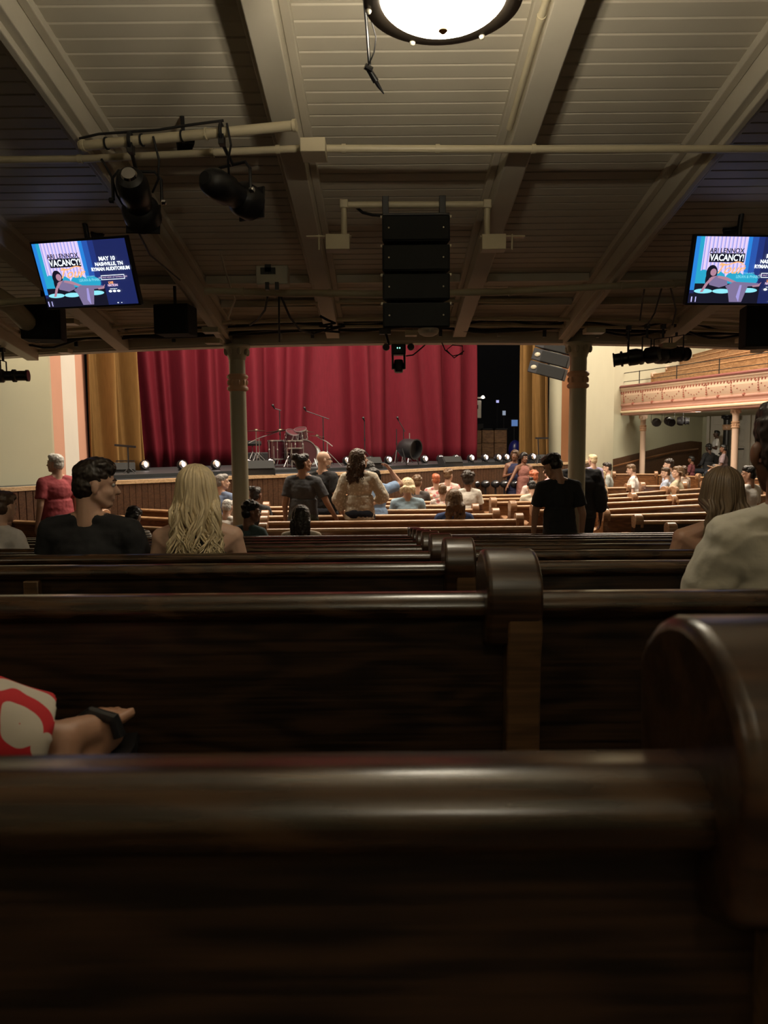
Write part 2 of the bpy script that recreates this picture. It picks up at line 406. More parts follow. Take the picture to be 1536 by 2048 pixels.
for i, (a, b_, e0, e1) in enumerate(RB):
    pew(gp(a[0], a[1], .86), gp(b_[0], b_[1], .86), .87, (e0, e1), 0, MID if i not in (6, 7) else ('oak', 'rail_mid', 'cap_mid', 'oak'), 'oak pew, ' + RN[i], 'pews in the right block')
# ------------------------------------------------------------ hall: side walls, stage, curtains
def pt(px, Y):   # ground point seen in column px at distance Y
    p = at(px, 900, Y); return (p.x, p.y)
def wallrun(name, pts, z0, z1, m, th=.15, kind=True, parent=None):
    b = MB()
    for (a, c) in zip(pts[:-1], pts[1:]):
        a = Vector((*a, 0)); c = Vector((*c, 0)); n_ = Vector((-(c - a).y, (c - a).x, 0)).normalized() * th
        q = [a, c, c + n_, a + n_]
        b.hexa([(p.x, p.y, z0) for p in q] + [(p.x, p.y, z1) for p in q])
    o = b.build(name, m, parent, smooth=False)
    if kind: struct(o)
    return o
HT = 8.6
wallrun('wall_stage_left', [(-13.0, 4.0), pt(-300, 8.2), pt(105, 9.85)], 0, HT, 'cream')
wallrun('trim_11', [pt(105, 9.85), pt(109, 10.1)], 0, HT, 'colpaint')
wallrun('trim_12', [pt(109, 10.1), pt(130, 10.9)], 0, HT, 'pink')
wallrun('trim_13', [pt(130, 10.9), pt(158, 11.9)], 0, HT, 'white')
wallrun('trim_14', [pt(158, 11.9), pt(177, 12.7)], 0, HT, 'pink')
# stage
LIP = [(-13.2, 3.8), (pt(-320, 7.9)), pt(0, 8.8), pt(75, 9.2), pt(217, 10.3), pt(470, 11.6), pt(757, 13.2), pt(920, 15.2), pt(1093, 17.2), pt(1172, 18.6), pt(1196, 21.8)]
SZ = 1.27
b = MB()
for a, c in zip(LIP[:-1], LIP[1:]):
    b.add([(a[0], a[1], 0), (c[0], c[1], 0), (c[0], c[1], SZ - .03), (a[0], a[1], SZ - .03)], [(0, 1, 2, 3)])
    # vertical beaded boards
    L = math.dist(a, c); k = int(L / .09); nx, ny = (c[1] - a[1]) / L, -(c[0] - a[0]) / L
    for i in range(k):
        t = (i + .5) / k; x = a[0] + (c[0] - a[0]) * t; y = a[1] + (c[1] - a[1]) * t
        b.box((x + nx * .004, y + ny * .004, SZ / 2 - .015), (.084, .008, SZ - .05), Matrix.Rotation(math.atan2(c[1] - a[1], c[0] - a[0]), 3, 'Z'))
struct(b.build('wall_stage_front', 'wainscot', smooth=False))
b = MB(); n = len(LIP)
back = [(-13.2, 27), (6.25, 27)]
inner = [(p[0] - .03 * (i > 3), p[1] + .16) for i, p in enumerate(LIP)]
poly = inner + back[::-1]
b.add([(p[0], p[1], SZ) for p in poly], [tuple(range(len(poly)))])
b.add([(p[0], p[1], SZ - .35) for p in poly], [tuple(range(len(poly)))[::-1]])
struct(b.build('floor_stage', 'stagefloor', smooth=False))
b = MB()
for a, c, a2, c2 in zip(LIP[:-1], LIP[1:], inner[:-1], inner[1:]):
    b.hexa([(a[0], a[1] - .03, SZ - .045), (c[0], c[1] - .03, SZ - .045), (c2[0], c2[1], SZ - .045), (a2[0], a2[1], SZ - .045),
            (a[0], a[1] - .03, SZ + .006), (c[0], c[1] - .03, SZ + .006), (c2[0], c2[1], SZ + .006), (a2[0], a2[1], SZ + .006)])
struct(b.build('trim_15', 'lip', smooth=False))
# raised black stage riser behind the lip
riser = []
for px, Y in [(225, 11.0), (470, 12.5), (757, 14.2), (920, 16.2), (1090, 18.2)]: riser.append(pt(px, Y))
b = MB()
for a, c in zip(riser[:-1], riser[1:]):
    q = [Vector((a[0], a[1], 0)), Vector((c[0], c[1], 0)), Vector((c[0] - 1.2, c[1] + 3.2, 0)), Vector((a[0] - 1.2, a[1] + 3.2, 0))]
    b.hexa([(p.x, p.y, SZ + .002) for p in q] + [(p.x, p.y, SZ + .06) for p in q])
struct(b.build('trim_16', 'stagefloor', smooth=False))

def curtain(name, p0, p1, z0, z1, m, label, nf, amp, seed, gather=0.0, lean=0.0, res=14):
    rnd = random.Random(seed); p0 = Vector((*p0, 0)); p1 = Vector((*p1, 0)); d = (p1 - p0); L = d.length; d /= L
    nrm = Vector((-d.y, d.x, 0))
    # irregular fold centres
    fc = []; t = 0
    while t < 1: w = rnd.uniform(.5, 1.6) / nf; fc.append((t + w / 2, w, rnd.uniform(.5, 1.0), rnd.uniform(-.5, .5))); t += w
    def fn(u, v):
        s = 0
        uu = u + gather * (1 - v) ** 2 * math.sin(u * 9 + seed) * .02 + lean * (1 - v) * .02 * math.sin(u * 23 + seed)
        for c, w, h, sl in fc:
            x = (uu + sl * .02 * (1 - v) - c) / w
            if abs(x) < .62: s += h * math.cos(math.pi * x / 1.24) ** 2
        s += .03 * math.sin(uu * nf * 9 + 2 * v)
        a = amp * (.75 + .35 * (1 - v))
        p = p0 + d * (u * L) - nrm * (s * a)
        return (p.x, p.y, z0 + (z1 - z0) * v)
    b = MB(); b.grid(int(nf * res), 14, fn)
    o = b.build(name, m, ang=180); md = o.modifiers.new('solid', 'SOLIDIFY'); md.thickness = .012
    return tag(o, label, 'curtain')
curtain('stage_curtain', pt(262, 15.3), pt(940, 19.0), SZ + .03, 7.2, 'red', 'wide red velvet curtain closing the stage behind the drum kit', 17, .50, 4, 1, 1.0, 22)
# gold drapes: swept folds that spread to the right at the floor
def gold(name, pxs, Y0, Y1, lab, seed, sweep):
    p0 = Vector((*pt(pxs[0], Y0), 0)); p1 = Vector((*pt(pxs[1], Y1), 0)); d = p1 - p0
    nrm = Vector((-d.y, d.x, 0)).normalized(); rnd = random.Random(seed); ph = [rnd.uniform(0, 6) for _ in range(5)]
    def fn(u, v):
        uu = u + sweep * (1 - v) ** 3 * (.35 + .65 * u) * .25
        w = .8 * math.sin(u * 15 + ph[0] + (1 - v) * 1.6) + .35 * math.sin(u * 29 + ph[1] + (1 - v)) + .08 * math.sin(u * 61 + ph[2] + v * 2)
        p = p0 + d * uu - nrm * (w * .2 + .15)
        return (p.x, p.y, SZ + .01 + (7.2 - SZ) * v)
    b = MB(); b.grid(120, 24, fn); o = b.build(name, 'gold', ang=180); md = o.modifiers.new('solid', 'SOLIDIFY'); md.thickness = .012
    return tag(o, lab, 'curtain')
gold('stage_curtain', (173, 274), 12.6, 13.4, 'gold velvet drape at the left side of the red curtain', 3, .35)
gold('stage_curtain', (1038, 1098), 19.6, 19.1, 'gold velvet drape right of the dark stage opening', 5, .55)
# right side of the proscenium
wallrun('trim_17', [pt(1097, 19.3), pt(1122, 19.0)], 0, HT, 'cream')
wallrun('trim_18', [pt(1122, 18.9), pt(1142, 18.5)], 0, HT, 'orange')
wallrun('trim_19', [pt(1142, 18.45), pt(1150, 18.4)], 0, HT, 'white')
wallrun('wall_stage_right', [pt(1150, 18.6), pt(1226, 21.6)], 0, HT, 'cream')
wallrun('wall_backstage', [(-9.5, 13), (-9.5, 27), (6.3, 27), (6.3, 21.6)], 0, HT, 'backstage')
# ------------------------------------------------------------ far right: room below the side gallery
C1 = pt(1404, 27.0)
wallrun('wall_gallery_end', [pt(1196, 22.2), C1], 0, HT, 'cream')
wallrun('wall_gallery_back', [C1, pt(1620, 25.0), (20, 18), (20, 6)], 0, HT, 'cream')
struct(MB().box((3, 18, HT + .1), (36, 30, .2)).build('ceiling_hall', 'cream', smooth=False))
struct(MB().box((-10.6, 3.8, 4.3), (5.6, .2, 8.6)).build('wall_hall_near', 'cream', smooth=False))
struct(MB().box((14.4, 6.0, 4.3), (11.2, .2, 8.6)).build('wall_hall_right', 'cream', smooth=False))
# stair wainscot rising along the end wall, with a handrail
a = Vector((*pt(1196, 22.0), 0)); c = Vector((*pt(1402, 26.7), 0))
def wz(px, py, Y): return at(px, py, Y).z
top = [(1190, 926), (1240, 915), (1300, 900), (1350, 887), (1380, 882), (1402, 884)]
b = MB(); ptsT = []
for px, py in top:
    t = (px - 1196) / (1402 - 1196); Y = 22.0 + 4.7 * t; p = at(px, py, Y); ptsT.append(p)
nn = len(ptsT)
b.add([(p.x, p.y, 0) for p in ptsT] + [(p.x, p.y, p.z) for p in ptsT] + [(p.x, p.y - .08, 0) for p in ptsT] + [(p.x, p.y - .08, p.z) for p in ptsT],
      [(2 * nn + i, 2 * nn + i + 1, 3 * nn + i + 1, 3 * nn + i) for i in range(nn - 1)] + [(3 * nn + i, 3 * nn + i + 1, nn + i + 1, nn + i) for i in range(nn - 1)])
struct(b.build('trim_20', 'wainscot', smooth=False))
b = MB(); hp = [at(1215, 936, 22.1), at(1290, 917, 23.5), at(1350, 903, 24.9), at(1396, 898, 26.0)]
b.tube(hp, .03, 8)
for p in hp[:3]: b.tube([p, p + Vector((0, .25, 0))], .012, 6)
tag(b.build('handrail', 'pew_mid'), 'wooden handrail rising along the dark ramp wall under the side gallery', 'handrail')
# white panelled doors in the back wall
def door(px0, px1, Y0, Y1, ztop, idx, frosted):
    p0 = Vector((*pt(px0, Y0), 0)); p1 = Vector((*pt(px1, Y1), 0)); d = p1 - p0; L = d.length
    t = bpy.data.objects.new('door_%d' % idx, None); col.objects.link(t); t.location = (p0.x, p0.y, .42); t.rotation_euler = (0, 0, math.atan2(d.y, d.x)); struct(t)
    H = ztop - .42
    b = MB(); b.box((L / 2, 0, H / 2), (L, .05, H)); b.build('door_leaf', 'white', t, smooth=False)
    for r_ in range(4):
        b = MB(); b.box((L / 2, -.03, H * (.14 + .235 * r_)), (L * .72, .02, H * .17)); b.build('door_panel', 'white', t, bevel=.01, smooth=False)
    b = MB(); b.tube([(L * .12, -.09, H * .42), (L * .88, -.09, H * .42)], .02, 8); b.build('push_bar', 'blackmatte', t)
for i, (x0, x1) in enumerate([(1420, 1454), (1457, 1493), (1499, 1536), (1540, 1580)]):
    door(x0, x1, 26.4 - (x0 - 1404) * .009, 26.4 - (x1 - 1404) * .009, 2.95, i + 1, 0)
b = MB(); q0 = Vector((*pt(1412, 26.2), 0)); q1 = Vector((*pt(1590, 24.7), 0)); dd = q1 - q0; ra = Matrix.Rotation(math.atan2(dd.y, dd.x), 3, 'Z')
b.box((q0 + q1) / 2 + Vector((0, 0, 3.02)), (dd.length, .12, .1), ra)
for px in (1415, 1496, 1538): b.box(Vector((*pt(px, 26.25 - (px - 1404) * .009), 1.7)), (.09, .12, 2.6), ra)
struct(b.build('trim_21', 'white', smooth=False))
b = MB()
for i in range(3):
    z = .14 * (i + 1); b.box(Vector((*pt(1490, 25.0 - .35 * (2 - i)), z / 2)), (7.5, .9, z), ra)
struct(b.build('floor_step', 'carpet', smooth=False))

# side gallery: front, floor, pews, railing
GF = [(1209, 24.0), (1290, 22.2), (1370, 20.6), (1450, 19.2), (1536, 17.9), (1640, 16.4), (1850, 14)]
GP = [Vector((*pt(px, Y), 0)) for px, Y in GF]
ZG0 = 2.60
gal = thing('gallery_front', 'curved side gallery front painted pink and cream with garland ornament, above two columns', 'balcony', (GP[0].x, GP[0].y, ZG0))
def sweep(prof, pts, off=Vector((0, 0, 0)), zbase=ZG0):
    b = MB(); n = len(pts); k = len(prof); vs = []; fs = []
    for i, p in enumerate(pts):
        d = (pts[min(i + 1, n - 1)] - pts[max(i - 1, 0)]).normalized(); o = Vector((d.y, -d.x, 0)) # toward the hall
        if o.x > 0: o = -o
        for a, z in prof: q = p + o * a + Vector((0, 0, zbase + z)) - off; vs.append(q)
    for i in range(n - 1):
        for j in range(k - 1): fs.append((i * k + j, (i + 1) * k + j, (i + 1) * k + j + 1, i * k + j + 1))
    fs += [tuple(range(k)), tuple(range((n - 1) * k, n * k))[::-1]]
    return b.add(vs, fs)
O0 = Vector((GP[0].x, GP[0].y, ZG0))
M['gpink'] = mat('gallery_pink_paint', (.62, .34, .28), .55, var=.12, scale=4)
M['gorn'] = mat('gallery_ornament_paint', (.36, .13, .09), .55, var=.2, scale=6)
M['gcream'] = mat('gallery_cream_paint', (.74, .54, .42), .5, var=.08, scale=3)
M['gred'] = mat('gallery_red_paint', (.20, .06, .055), .5, var=.15, scale=4)
M['glip'] = mat('gallery_bright_moulding', (.92, .78, .55), .4, var=.04)
sweep([(-.5, .0), (.10, .0), (.12, .03), (.11, .06), (-.5, .06)], GP, O0).build('soffit_lip', 'gpink', gal, ang=20)
sweep([(-.1, .06), (.16, .065), (.17, .10), (.15, .13), (-.1, .13)], GP, O0).build('lower_moulding', 'glip', gal, ang=20)
sweep([(-.1, .13), (.10, .13), (.13, .17), (.10, .20), (.10, .26), (.15, .30), (.15, .33), (.12, .35), (-.1, .35)], GP, O0).build('middle_moulding', 'gpink', gal, ang=20)
sweep([(-.1, .35), (.11, .35), (.16, .46), (.18, .60), (.15, .72), (-.1, .72)], GP, O0).build('frieze', 'gcream', gal, ang=20)
sweep([(-.1, .72), (.17, .72), (.19, .77), (.22, .80), (.22, .84), (-.1, .84)], GP, O0).build('upper_moulding', 'gcream', gal, ang=20)
sweep([(-.1, .84), (.24, .84), (.25, .88), (.20, .92), (-.1, .92)], GP, O0).build('top_rail', 'gred', gal, ang=20)
def along(pts, s):
    for a, c in zip(pts[:-1], pts[1:]):
        L = (c - a).length
        if s <= L or c is pts[-1]:
            d = (c - a) / L; o = Vector((d.y, -d.x, 0)); o = -o if o.x > 0 else o
            return a + d * s, d, o
        s -= L
b = MB(); s = .25
while s < 9.6:   # garlands
    for k in range(9):
        t = k / 8; p, d, o = along(GP, s + t * .78)
        z = .66 - .22 * math.sin(math.pi * t); off = .165 if z > .5 else .15
        if k == 0: 
            for q in range(5): b.ell(p + o * .17 + Vector((0, 0, ZG0 + .66 - .06 * q)) - O0, (.03, .02, .028), 6, 4)
        b.ell(p + o * (.11 + .06 * min(1, (z - .35) / .2)) + Vector((0, 0, ZG0 + z)) - O0, (.035, .02, .022), 6, 4)
    p, d, o = along(GP, s + .39); b.ell(p + o * .14 + Vector((0, 0, ZG0 + .335)) - O0, (.05, .04, .05), 6, 4)
    s += .86
o_ = b.build('garland_ornament', 'gorn', gal); 
b = MB(); s = .1
while s < 9.8:
    p, d, o = along(GP, s); b.ell(p + o * .165 + Vector((0, 0, ZG0 + .70)) - O0, (.025, .02, .05), 6, 4); s += .11
b.build('fringe_ornament', 'gorn', gal)
# gallery floor
b = MB(); outer = [p + Vector((3.2 + .3 * i, 5.4 - .2 * i, 0)) for i, p in enumerate(GP)]
q = [p + Vector((.12, .1, 0)) for p in GP]
poly = [(p.x, p.y) for p in q] + [(p.x, p.y) for p in outer[::-1]]
vs = [(x, y, ZG0 + .05) for x, y in poly] + [(x, y, ZG0 + .25) for x, y in poly]; n = len(poly)
b.add(vs, [tuple(range(n)), tuple(range(n, 2 * n))[::-1]] + [(i, (i + 1) % n, n + (i + 1) % n, n + i) for i in range(n)])
struct(b.build('floor_gallery', 'cream', smooth=False))
M['gpew'] = wood('gallery_pew_oak', (.26, .12, .05), (.48, .26, .12), .4, coat=.3)
GPE = [((1306, 748), (1536, 712), 24.0, 19.0), ((1334, 735), (1536, 700), 25.0, 19.8), ((1357, 722), (1540, 686), 25.8, 20.5), ((1382, 710), (1545, 670), 26.5, 21.2), ((1430, 703), (1560, 660), 27.2, 23)]
for i, (a, c, Y0, Y1) in enumerate(GPE):
    A = at(a[0], a[1], Y0); B = at(c[0], c[1], Y1); zt = A.z
    pew((A.x, A.y), (B.x, B.y), zt, (1, 0), 0, ('gpew', 'gpew', 'gcream', 'gpew'), 'honey oak pew on the side gallery, %s tier' % ['lowest', 'second', 'third', 'fourth', 'highest'][i], 'pews up on the side gallery')
    st = MB(); d = (Vector((B.x, B.y, 0)) - Vector((A.x, A.y, 0))); L = d.length; z1 = zt - .87
    z0 = ZG0 + .25 if i == 0 else ZG0 + .25
    if z1 > z0 + .02:
        m_ = Vector((A.x + B.x, A.y + B.y, 0)) / 2 + Vector((.15, .45, (z0 + z1) / 2)); st.box(m_, (L + .6, 1.1, z1 - z0 - .004), Matrix.Rotation(math.atan2(d.y, d.x), 3, 'Z'))
        struct(st.build('floor_tier', 'pew_mid', smooth=False))
# railing on the gallery front
rail = thing('guard_rail', 'thin black iron guard rail along the top of the side gallery front', 'railing', (GP[0].x, GP[0].y, ZG0 + .9))
b = MB(); b.tube([p - GP[0] + Vector((.0, 0, .42)) for p in GP], .012, 6); b.tube([p - GP[0] + Vector((0, 0, .15)) for p in GP], .010, 6); b.build('rail_bar', 'black', rail)
for s in (.05, 1.6, 3.2, 4.8, 6.4, 8.0):
    p, d, o = along(GP, s); MB().tube([p - GP[0], p - GP[0] + Vector((0, 0, .44))], .014, 6).build('rail_post', 'black', rail)
# ------------------------------------------------------------ columns
def column(p, z0, z1, r, label, paint='colpaint', group=None, collar=True):
    t = thing('iron_column', label, 'column', (p[0], p[1], z0), 0, group); H = z1 - z0
    MB().lathe([(r * 1.6, 0), (r * 1.6, .10), (r * 1.25, .14), (r * 1.3, .2), (r * 1.08, .24)], n=32).build('base', paint, t)
    MB().lathe([(r * 1.06, .22), (r * 1.0, .6), (r * .96, H - .40)], n=32).build('shaft', paint, t)
    # band of rings with leaf collar
    b = MB(); b.lathe([(r * .98, H - .50), (r * 1.22, H - .485), (r * 1.26, H - .47), (r * 1.22, H - .455), (r * 1.05, H - .44), (r * 1.08, H - .40), (r * 1.05, H - .37), (r * 1.22, H - .355), (r * 1.27, H - .34), (r * 1.2, H - .325), (r * .98, H - .31)], n=32)
    for k in range(10):
        a = 2 * math.pi * k / 10; b.ell((r * 1.1 * math.cos(a), r * 1.1 * math.sin(a), H - .405), (r * .16, r * .16, .03), 8, 5)
    b.build('band', 'goldband', t)
    MB().lathe([(r * .96, H - .42), (r * .95, H - .14)], n=32).build('neck', paint, t)
    b = MB(); b.lathe([(r * .98, H - .16), (r * 1.1, H - .12), (r * 1.35, H - .05), (r * 1.6, H - .02), (r * 1.6, H)], n=32)
    for k in range(8):
        a = 2 * math.pi * (k + .5) / 8; b.ell((r * 1.28 * math.cos(a), r * 1.28 * math.sin(a), H - .07), (r * .28, r * .28, .045), 8, 5)
    b.build('capital', paint, t)
    return t
column((at(474, 880, 8.0).x, 8.12), 0, ZB, .093, 'left olive iron column between the blonde woman and the standing trio')
column((at(1160, 880, 8.0).x, 8.12), 0, ZB, .096, 'right olive iron column in front of the man in black')
for px, Y, lab in [(1285, 23.0, 'slim cream column under the side gallery, left of the hanging lamps'), (1469, 19.2, 'slim cream column under the side gallery in front of the white doors')]:
    column((pt(px, Y)[0] + .0, Y), 0, ZG0 - .004, .085, lab, 'gcream')
b = MB(); 
tt = column(pt(1453, 24.6), 0, ZG0 + .03, .13, 'dark grey column behind the usher under the side gallery', 'black')
# ------------------------------------------------------------ fixtures under the balcony
# bowl pendant lamp
M['bowl'] = emis('lit_glass', (1, .90, .70), 25)
M['bronze'] = mat('dark_bronze', (.035, .026, .018), .4, .6, var=.3)
LC = at(886, -8, 2.35)
lamp = thing('bowl_pendant', 'glowing white glass bowl lamp with a dark bronze ring on the ceiling', 'lamp', LC)
RB_ = .196
prof = [(RB_ * math.cos(R(a)), -.076 * math.sin(R(a)) ** 1.15) for a in range(0, 86, 6)]
prof = prof[:-1] + [(.035, -.083), (.016, -.093)]
MB().lathe(prof + [(.0, -.094)], n=48, caps=False).build('glass_bowl', 'bowl', lamp, ang=60)
MB().lathe([(.012, -.093), (.014, -.101), (.007, -.108), (0, -.11)], n=16).build('finial', mat('brass', (.5, .25, .08), .3, 1), lamp)
MB().lathe([(RB_ - .006, .012), (RB_ - .004, -.010), (RB_ + .02, -.022), (RB_ + .046, -.018), (RB_ + .050, -.004), (RB_ + .046, .012), (RB_ - .006, .012)], n=64, caps=False).build('ring', 'bronze', lamp, ang=50)
for k in range(6):
    a = 2 * math.pi * k / 6 + .9; MB().ell(((RB_ + .035) * math.cos(a), (RB_ + .035) * math.sin(a), -.022), .010, 10, 7).build('knob', 'beam', lamp)
cz = ceil_z(LC.y) - LC.z
for k in range(3):
    a = 2 * math.pi * k / 3 + .5; MB().tube([((RB_ - .005) * math.cos(a), (RB_ - .005) * math.sin(a), .01), (.03 * math.cos(a), .03 * math.sin(a), cz - .05)], .005, 6).build('rod', 'bronze', lamp)
MB().lathe([(.07, cz + .01), (.07, cz - .02), (.03, cz - .06), (.0, cz - .06)], n=24).build('canopy', 'bronze', lamp)
for k in range(2):   # two warm bulbs inside the bowl
    MB().ell((.07 * (1 - 2 * k), 0, -.015), (.03, .03, .03), 12, 8).build('bulb', emis('bulb', (1, .88, .67), 1050), lamp)

for x_, l_ in ((-4.4, 'left'), (5.0, 'right')): dup(lamp, (x_, -1.2, ceil_z(-1.2) - cz), label='added fill bowl lamp over the rearmost pews at the %s, behind the viewer' % l_)  # side pair added out of view as fill on pew backs and people
back = dup(lamp, (.3, -1.7, ceil_z(-1.7) - cz), label='glass bowl lamp over the middle of the rearmost pews, behind the viewer')
def conduit(name, pts, r, m, label, cat, group=None, straps=()):
    b = MB(); b.tube(pts, r, 12)
    for t in straps:
        i = int(t * (len(pts) - 1)); f = t * (len(pts) - 1) - i; p = Vector(pts[i]).lerp(Vector(pts[min(i + 1, len(pts) - 1)]), f)
        d = (Vector(pts[min(i + 1, len(pts) - 1)]) - Vector(pts[i])).normalized(); b.tube([p - d * .012, p + d * .012], r * 1.25, 12)
    return tag(b.build(name, m, ang=50), label, cat, group)
# cross pipe
p = [at(-260, 322, 4.35), at(160, 318, 4.32), at(600, 297, 4.3), at(900, 298, 4.3), at(1536, 298, 4.35), at(1800, 299, 4.4)]
conduit('ceiling_pipe', p[:3], .020, 'pipe', 'cream pipe across the ceiling, left of the square junction box', 'pipe', straps=(.5, .8, .95))
conduit('ceiling_pipe', [at(650, 297, 4.3)] + p[3:], .021, 'pipe', 'long cream pipe across the ceiling, right of the square junction box', 'pipe', straps=(.05, .3, .42))
q = at(628, 296, 4.27)
b = MB(); b.box((0, 0, 0), (.14, .17, .075)); o = b.build('junction_box', 'pipe', bevel=.004, loc=q + Vector((0, .0, -.012))); tag(o, 'square cream junction box on the beam left of the lamp', 'junction box')
o['label'] = 'square cream junction box where the ceiling pipe crosses the beam'
# pipe running down the right beam
conduit('ceiling_pipe', [(.83 - .10, y_, ceil_z(y_) - .15) for y_ in (1.0, 2.2, 3.2, 4.3)], .017, 'pipe', 'cream pipe running along the side of the beam right of the lamp', 'pipe', straps=(.3, .75))
# lighting bar
LB0, LB1 = at(160, 292, 4.2), at(590, 251, 4.0)
bar = thing('lighting_bar', 'short fat cream pipe that carries the two black spotlights', 'pipe', LB0)
MB().tube([(0, 0, 0), LB1 - LB0], .026, 16).build('bar', 'pipe', bar)
for t in (.01, .99):
    c = (LB1 - LB0) * t; b = MB(); b.tube([c, c + (LB1 - LB0).normalized() * .02], .032, 16); b.build('end_clamp', 'pipe', bar, bevel=.002)
for t in (.13, .3, .49, .6):
    c = (LB1 - LB0) * t; d_ = (LB1 - LB0).normalized(); MB().tube([c - d_ * .004, c + d_ * .004], .033, 14).build('tape_band', 'blackmatte' if t < .5 else 'pipe', bar)
def spot(label, clamp, rear, front, r0, r1, door=True):
    rear = Vector(rear); front = Vector(front); ax = (front - rear).normalized(); L = (front - rear).length
    t = thing('stage_spotlight', label, 'spotlight', rear, 0, None); c = Vector(clamp) - rear; F_ = front - rear
    side = ax.cross(Vector((0, 0, 1))).normalized(); up = side.cross(ax)
    b = MB(); b.lathe([(.001, -.055), (r0 * .45, -.052), (r0 * .8, -.03), (r0, .02), (r0, L * .38), (r0 * .86, L * .44), (r0 * .86, L * .62), (r1 * .9, L * .68), (r1, L * .74), (r1, L), (r1 * .85, L), (r1 * .8, L * .8), (.001, L * .75)], (0, 0, 0), ax, 28)
    b.build('housing', 'black', t)
    MB().lathe([(r0 * .42, -.064), (r0 * .5, -.05), (r0 * .42, -.045)], (0, 0, 0), ax, 20).build('rear_cap', 'chrome' if 'left' in label else 'blackmatte', t)
    b = MB(); rm = Matrix((side, up, ax)).transposed()
    b.box(F_ + ax * .004 - up * 0, (r1 * 1.8, r1 * 1.8, .012), rm); b.build('gel_frame', 'black', t)
    mid = ax * (L * .52); w = r1 * 1.25
    top = Vector((0, 0, max(.10, (c.z - mid.z) * .62)))
    pts = [mid + side * w, mid + side * w + top * .75, mid + side * w * .75 + top, mid - side * w * .75 + top, mid - side * w + top * .75, mid - side * w]
    b = MB(); b.tube(pts, .009, 8); b.build('yoke', 'black', t)
    for s_ in (1, -1): MB().lathe([(.016, 0), (.016, .02), (.01, .025), (0, .025)], mid + side * s_ * w, side * s_, 12).build('yoke_knob', 'chrome' if s_ == 1 else 'black', t)
    b = MB(); b.box(c + Vector((0, 0, -.04)), (.03, .05, .05)); b.tube([c + Vector((0, 0, -.05)), mid + top], .011, 8)
    ar = [c + Vector((0, .041 * math.cos(R(a)), .041 * math.sin(R(a)))) for a in range(-60, 241, 30)]; b.tube(ar, .010, 8)
    b.build('hook_clamp', 'black', t)
    return t
def lb(t): return LB0.lerp(LB1, t)
spot('black spotlight on the left of the bar, pointing down away', lb(.245), at(262, 362, 4.16), at(287, 437, 4.46), .088, .108)
spot('black spotlight on the right of the bar, tilted toward the right', lb(.67), at(424, 364, 4.1), at(503, 408, 4.4), .082, .098)
conduit('power_cable', [lb(.0) + Vector((0, 0, .04)), lb(.1) + Vector((0, -.02, .045)), lb(.22) + Vector((0, 0, .05)), lb(.38) + Vector((0, 0, .045)), lb(.52) + Vector((0, -.01, .05)), lb(.68) + Vector((0, 0, .06))], .007, 'cable', 'black cable lying along the top of the lighting bar', 'cable')
conduit('power_cable', [lb(.36) + Vector((0, -.03, 0)), at(318, 320, 4.1), at(316, 360, 4.15), at(305, 385, 4.2)], .006, 'cable', 'black cable looping down behind the left spotlight', 'cable')
conduit('power_cable', [at(203, 318, 4.3), at(222, 350, 4.3), at(234, 390, 4.35), at(275, 460, 4.6), at(300, 510, 5.2), at(360, 560, 6.2)], .006, 'cable', 'thin black cable dropping from the left end of the bar toward the screen', 'cable')
conduit('power_cable', [lb(.70) + Vector((0, -.03, .03)), at(462, 290, 4.0), at(456, 320, 4.05), at(458, 350, 4.15)], .006, 'cable', 'black cable hanging into the right spotlight', 'cable')
def wedge_box(name, c, w, h, d, rz, rx, label, cat, m='black'):
    t = thing(name, label, cat, c, rz)
    rm = Matrix.Rotation(rx, 3, 'X')
    b = MB(); poly_ = [(-w / 2, 0), (w / 2, 0), (w * .32, d), (-w * .32, d)]
    vs = [rm @ Vector((x, y, z)) for z in (-h / 2, h / 2) for x, y in poly_]; b.hexa(vs); b.build('cabinet', m, t, bevel=.01)
    b = MB(); vs = [rm @ Vector((x, y, z)) for z in (-h * .46, h * .46) for x, y in [(-w * .46, -.012), (w * .46, -.012), (w * .46, 0), (-w * .46, 0)]]; b.hexa(vs); b.build('grille', 'grille', t)
    b = MB(); b.tube([rm @ Vector((0, d * .6, h * .4)), Vector((0, d * .6 + .05, h * .4 + .35))], .012, 8); b.build('bracket', 'black', t)
    return t
wedge_box('ceiling_speaker', at(370, 276, 4.35), .11, .07, .09, .4, -.6, 'tiny black speaker clamped behind the lighting bar between the spotlights', 'speaker')
wedge_box('ceiling_speaker', at(194, 452, 5.9), .11, .15, .10, .5, -.5, 'small black speaker hanging above the left screen', 'speaker')
wedge_box('ceiling_speaker', at(1460, 446, 5.9), .11, .15, .10, -.4, -.5, 'small black speaker hanging above the right screen', 'speaker')
# hanging microphone
hm = thing('hanging_microphone', 'thin black microphone on a rod hanging left of the bowl lamp', 'microphone', at(724, -60, 2.7))
o0 = Vector(hm.location); P_ = lambda x, y, Y: at(x, y, Y) - o0
MB().tube([P_(722, -80, 2.7), P_(735, 70, 2.76), P_(739, 130, 2.8)], .006, 10).build('rod', 'black', hm)
MB().tube([P_(728, -40, 2.68), P_(741, 35, 2.7), P_(752, 75, 2.72), P_(748, 105, 2.75), P_(738, 128, 2.78), P_(732, 134, 2.79)], .0025, 8).build('cord', 'cable', hm)
b = MB(); b.tube([P_(730, 132, 2.79), P_(744, 140, 2.8)], .011, 10); b.build('swivel', 'black', hm)
b = MB(); b.tube([P_(737, 138, 2.8), P_(752, 163, 2.82)], [.010, .012], 12); b.tube([P_(752, 163, 2.82), P_(757, 172, 2.83), P_(768, 188, 2.84)], [.008, .007, .002], 10); b.build('microphone_capsule', 'black', hm)

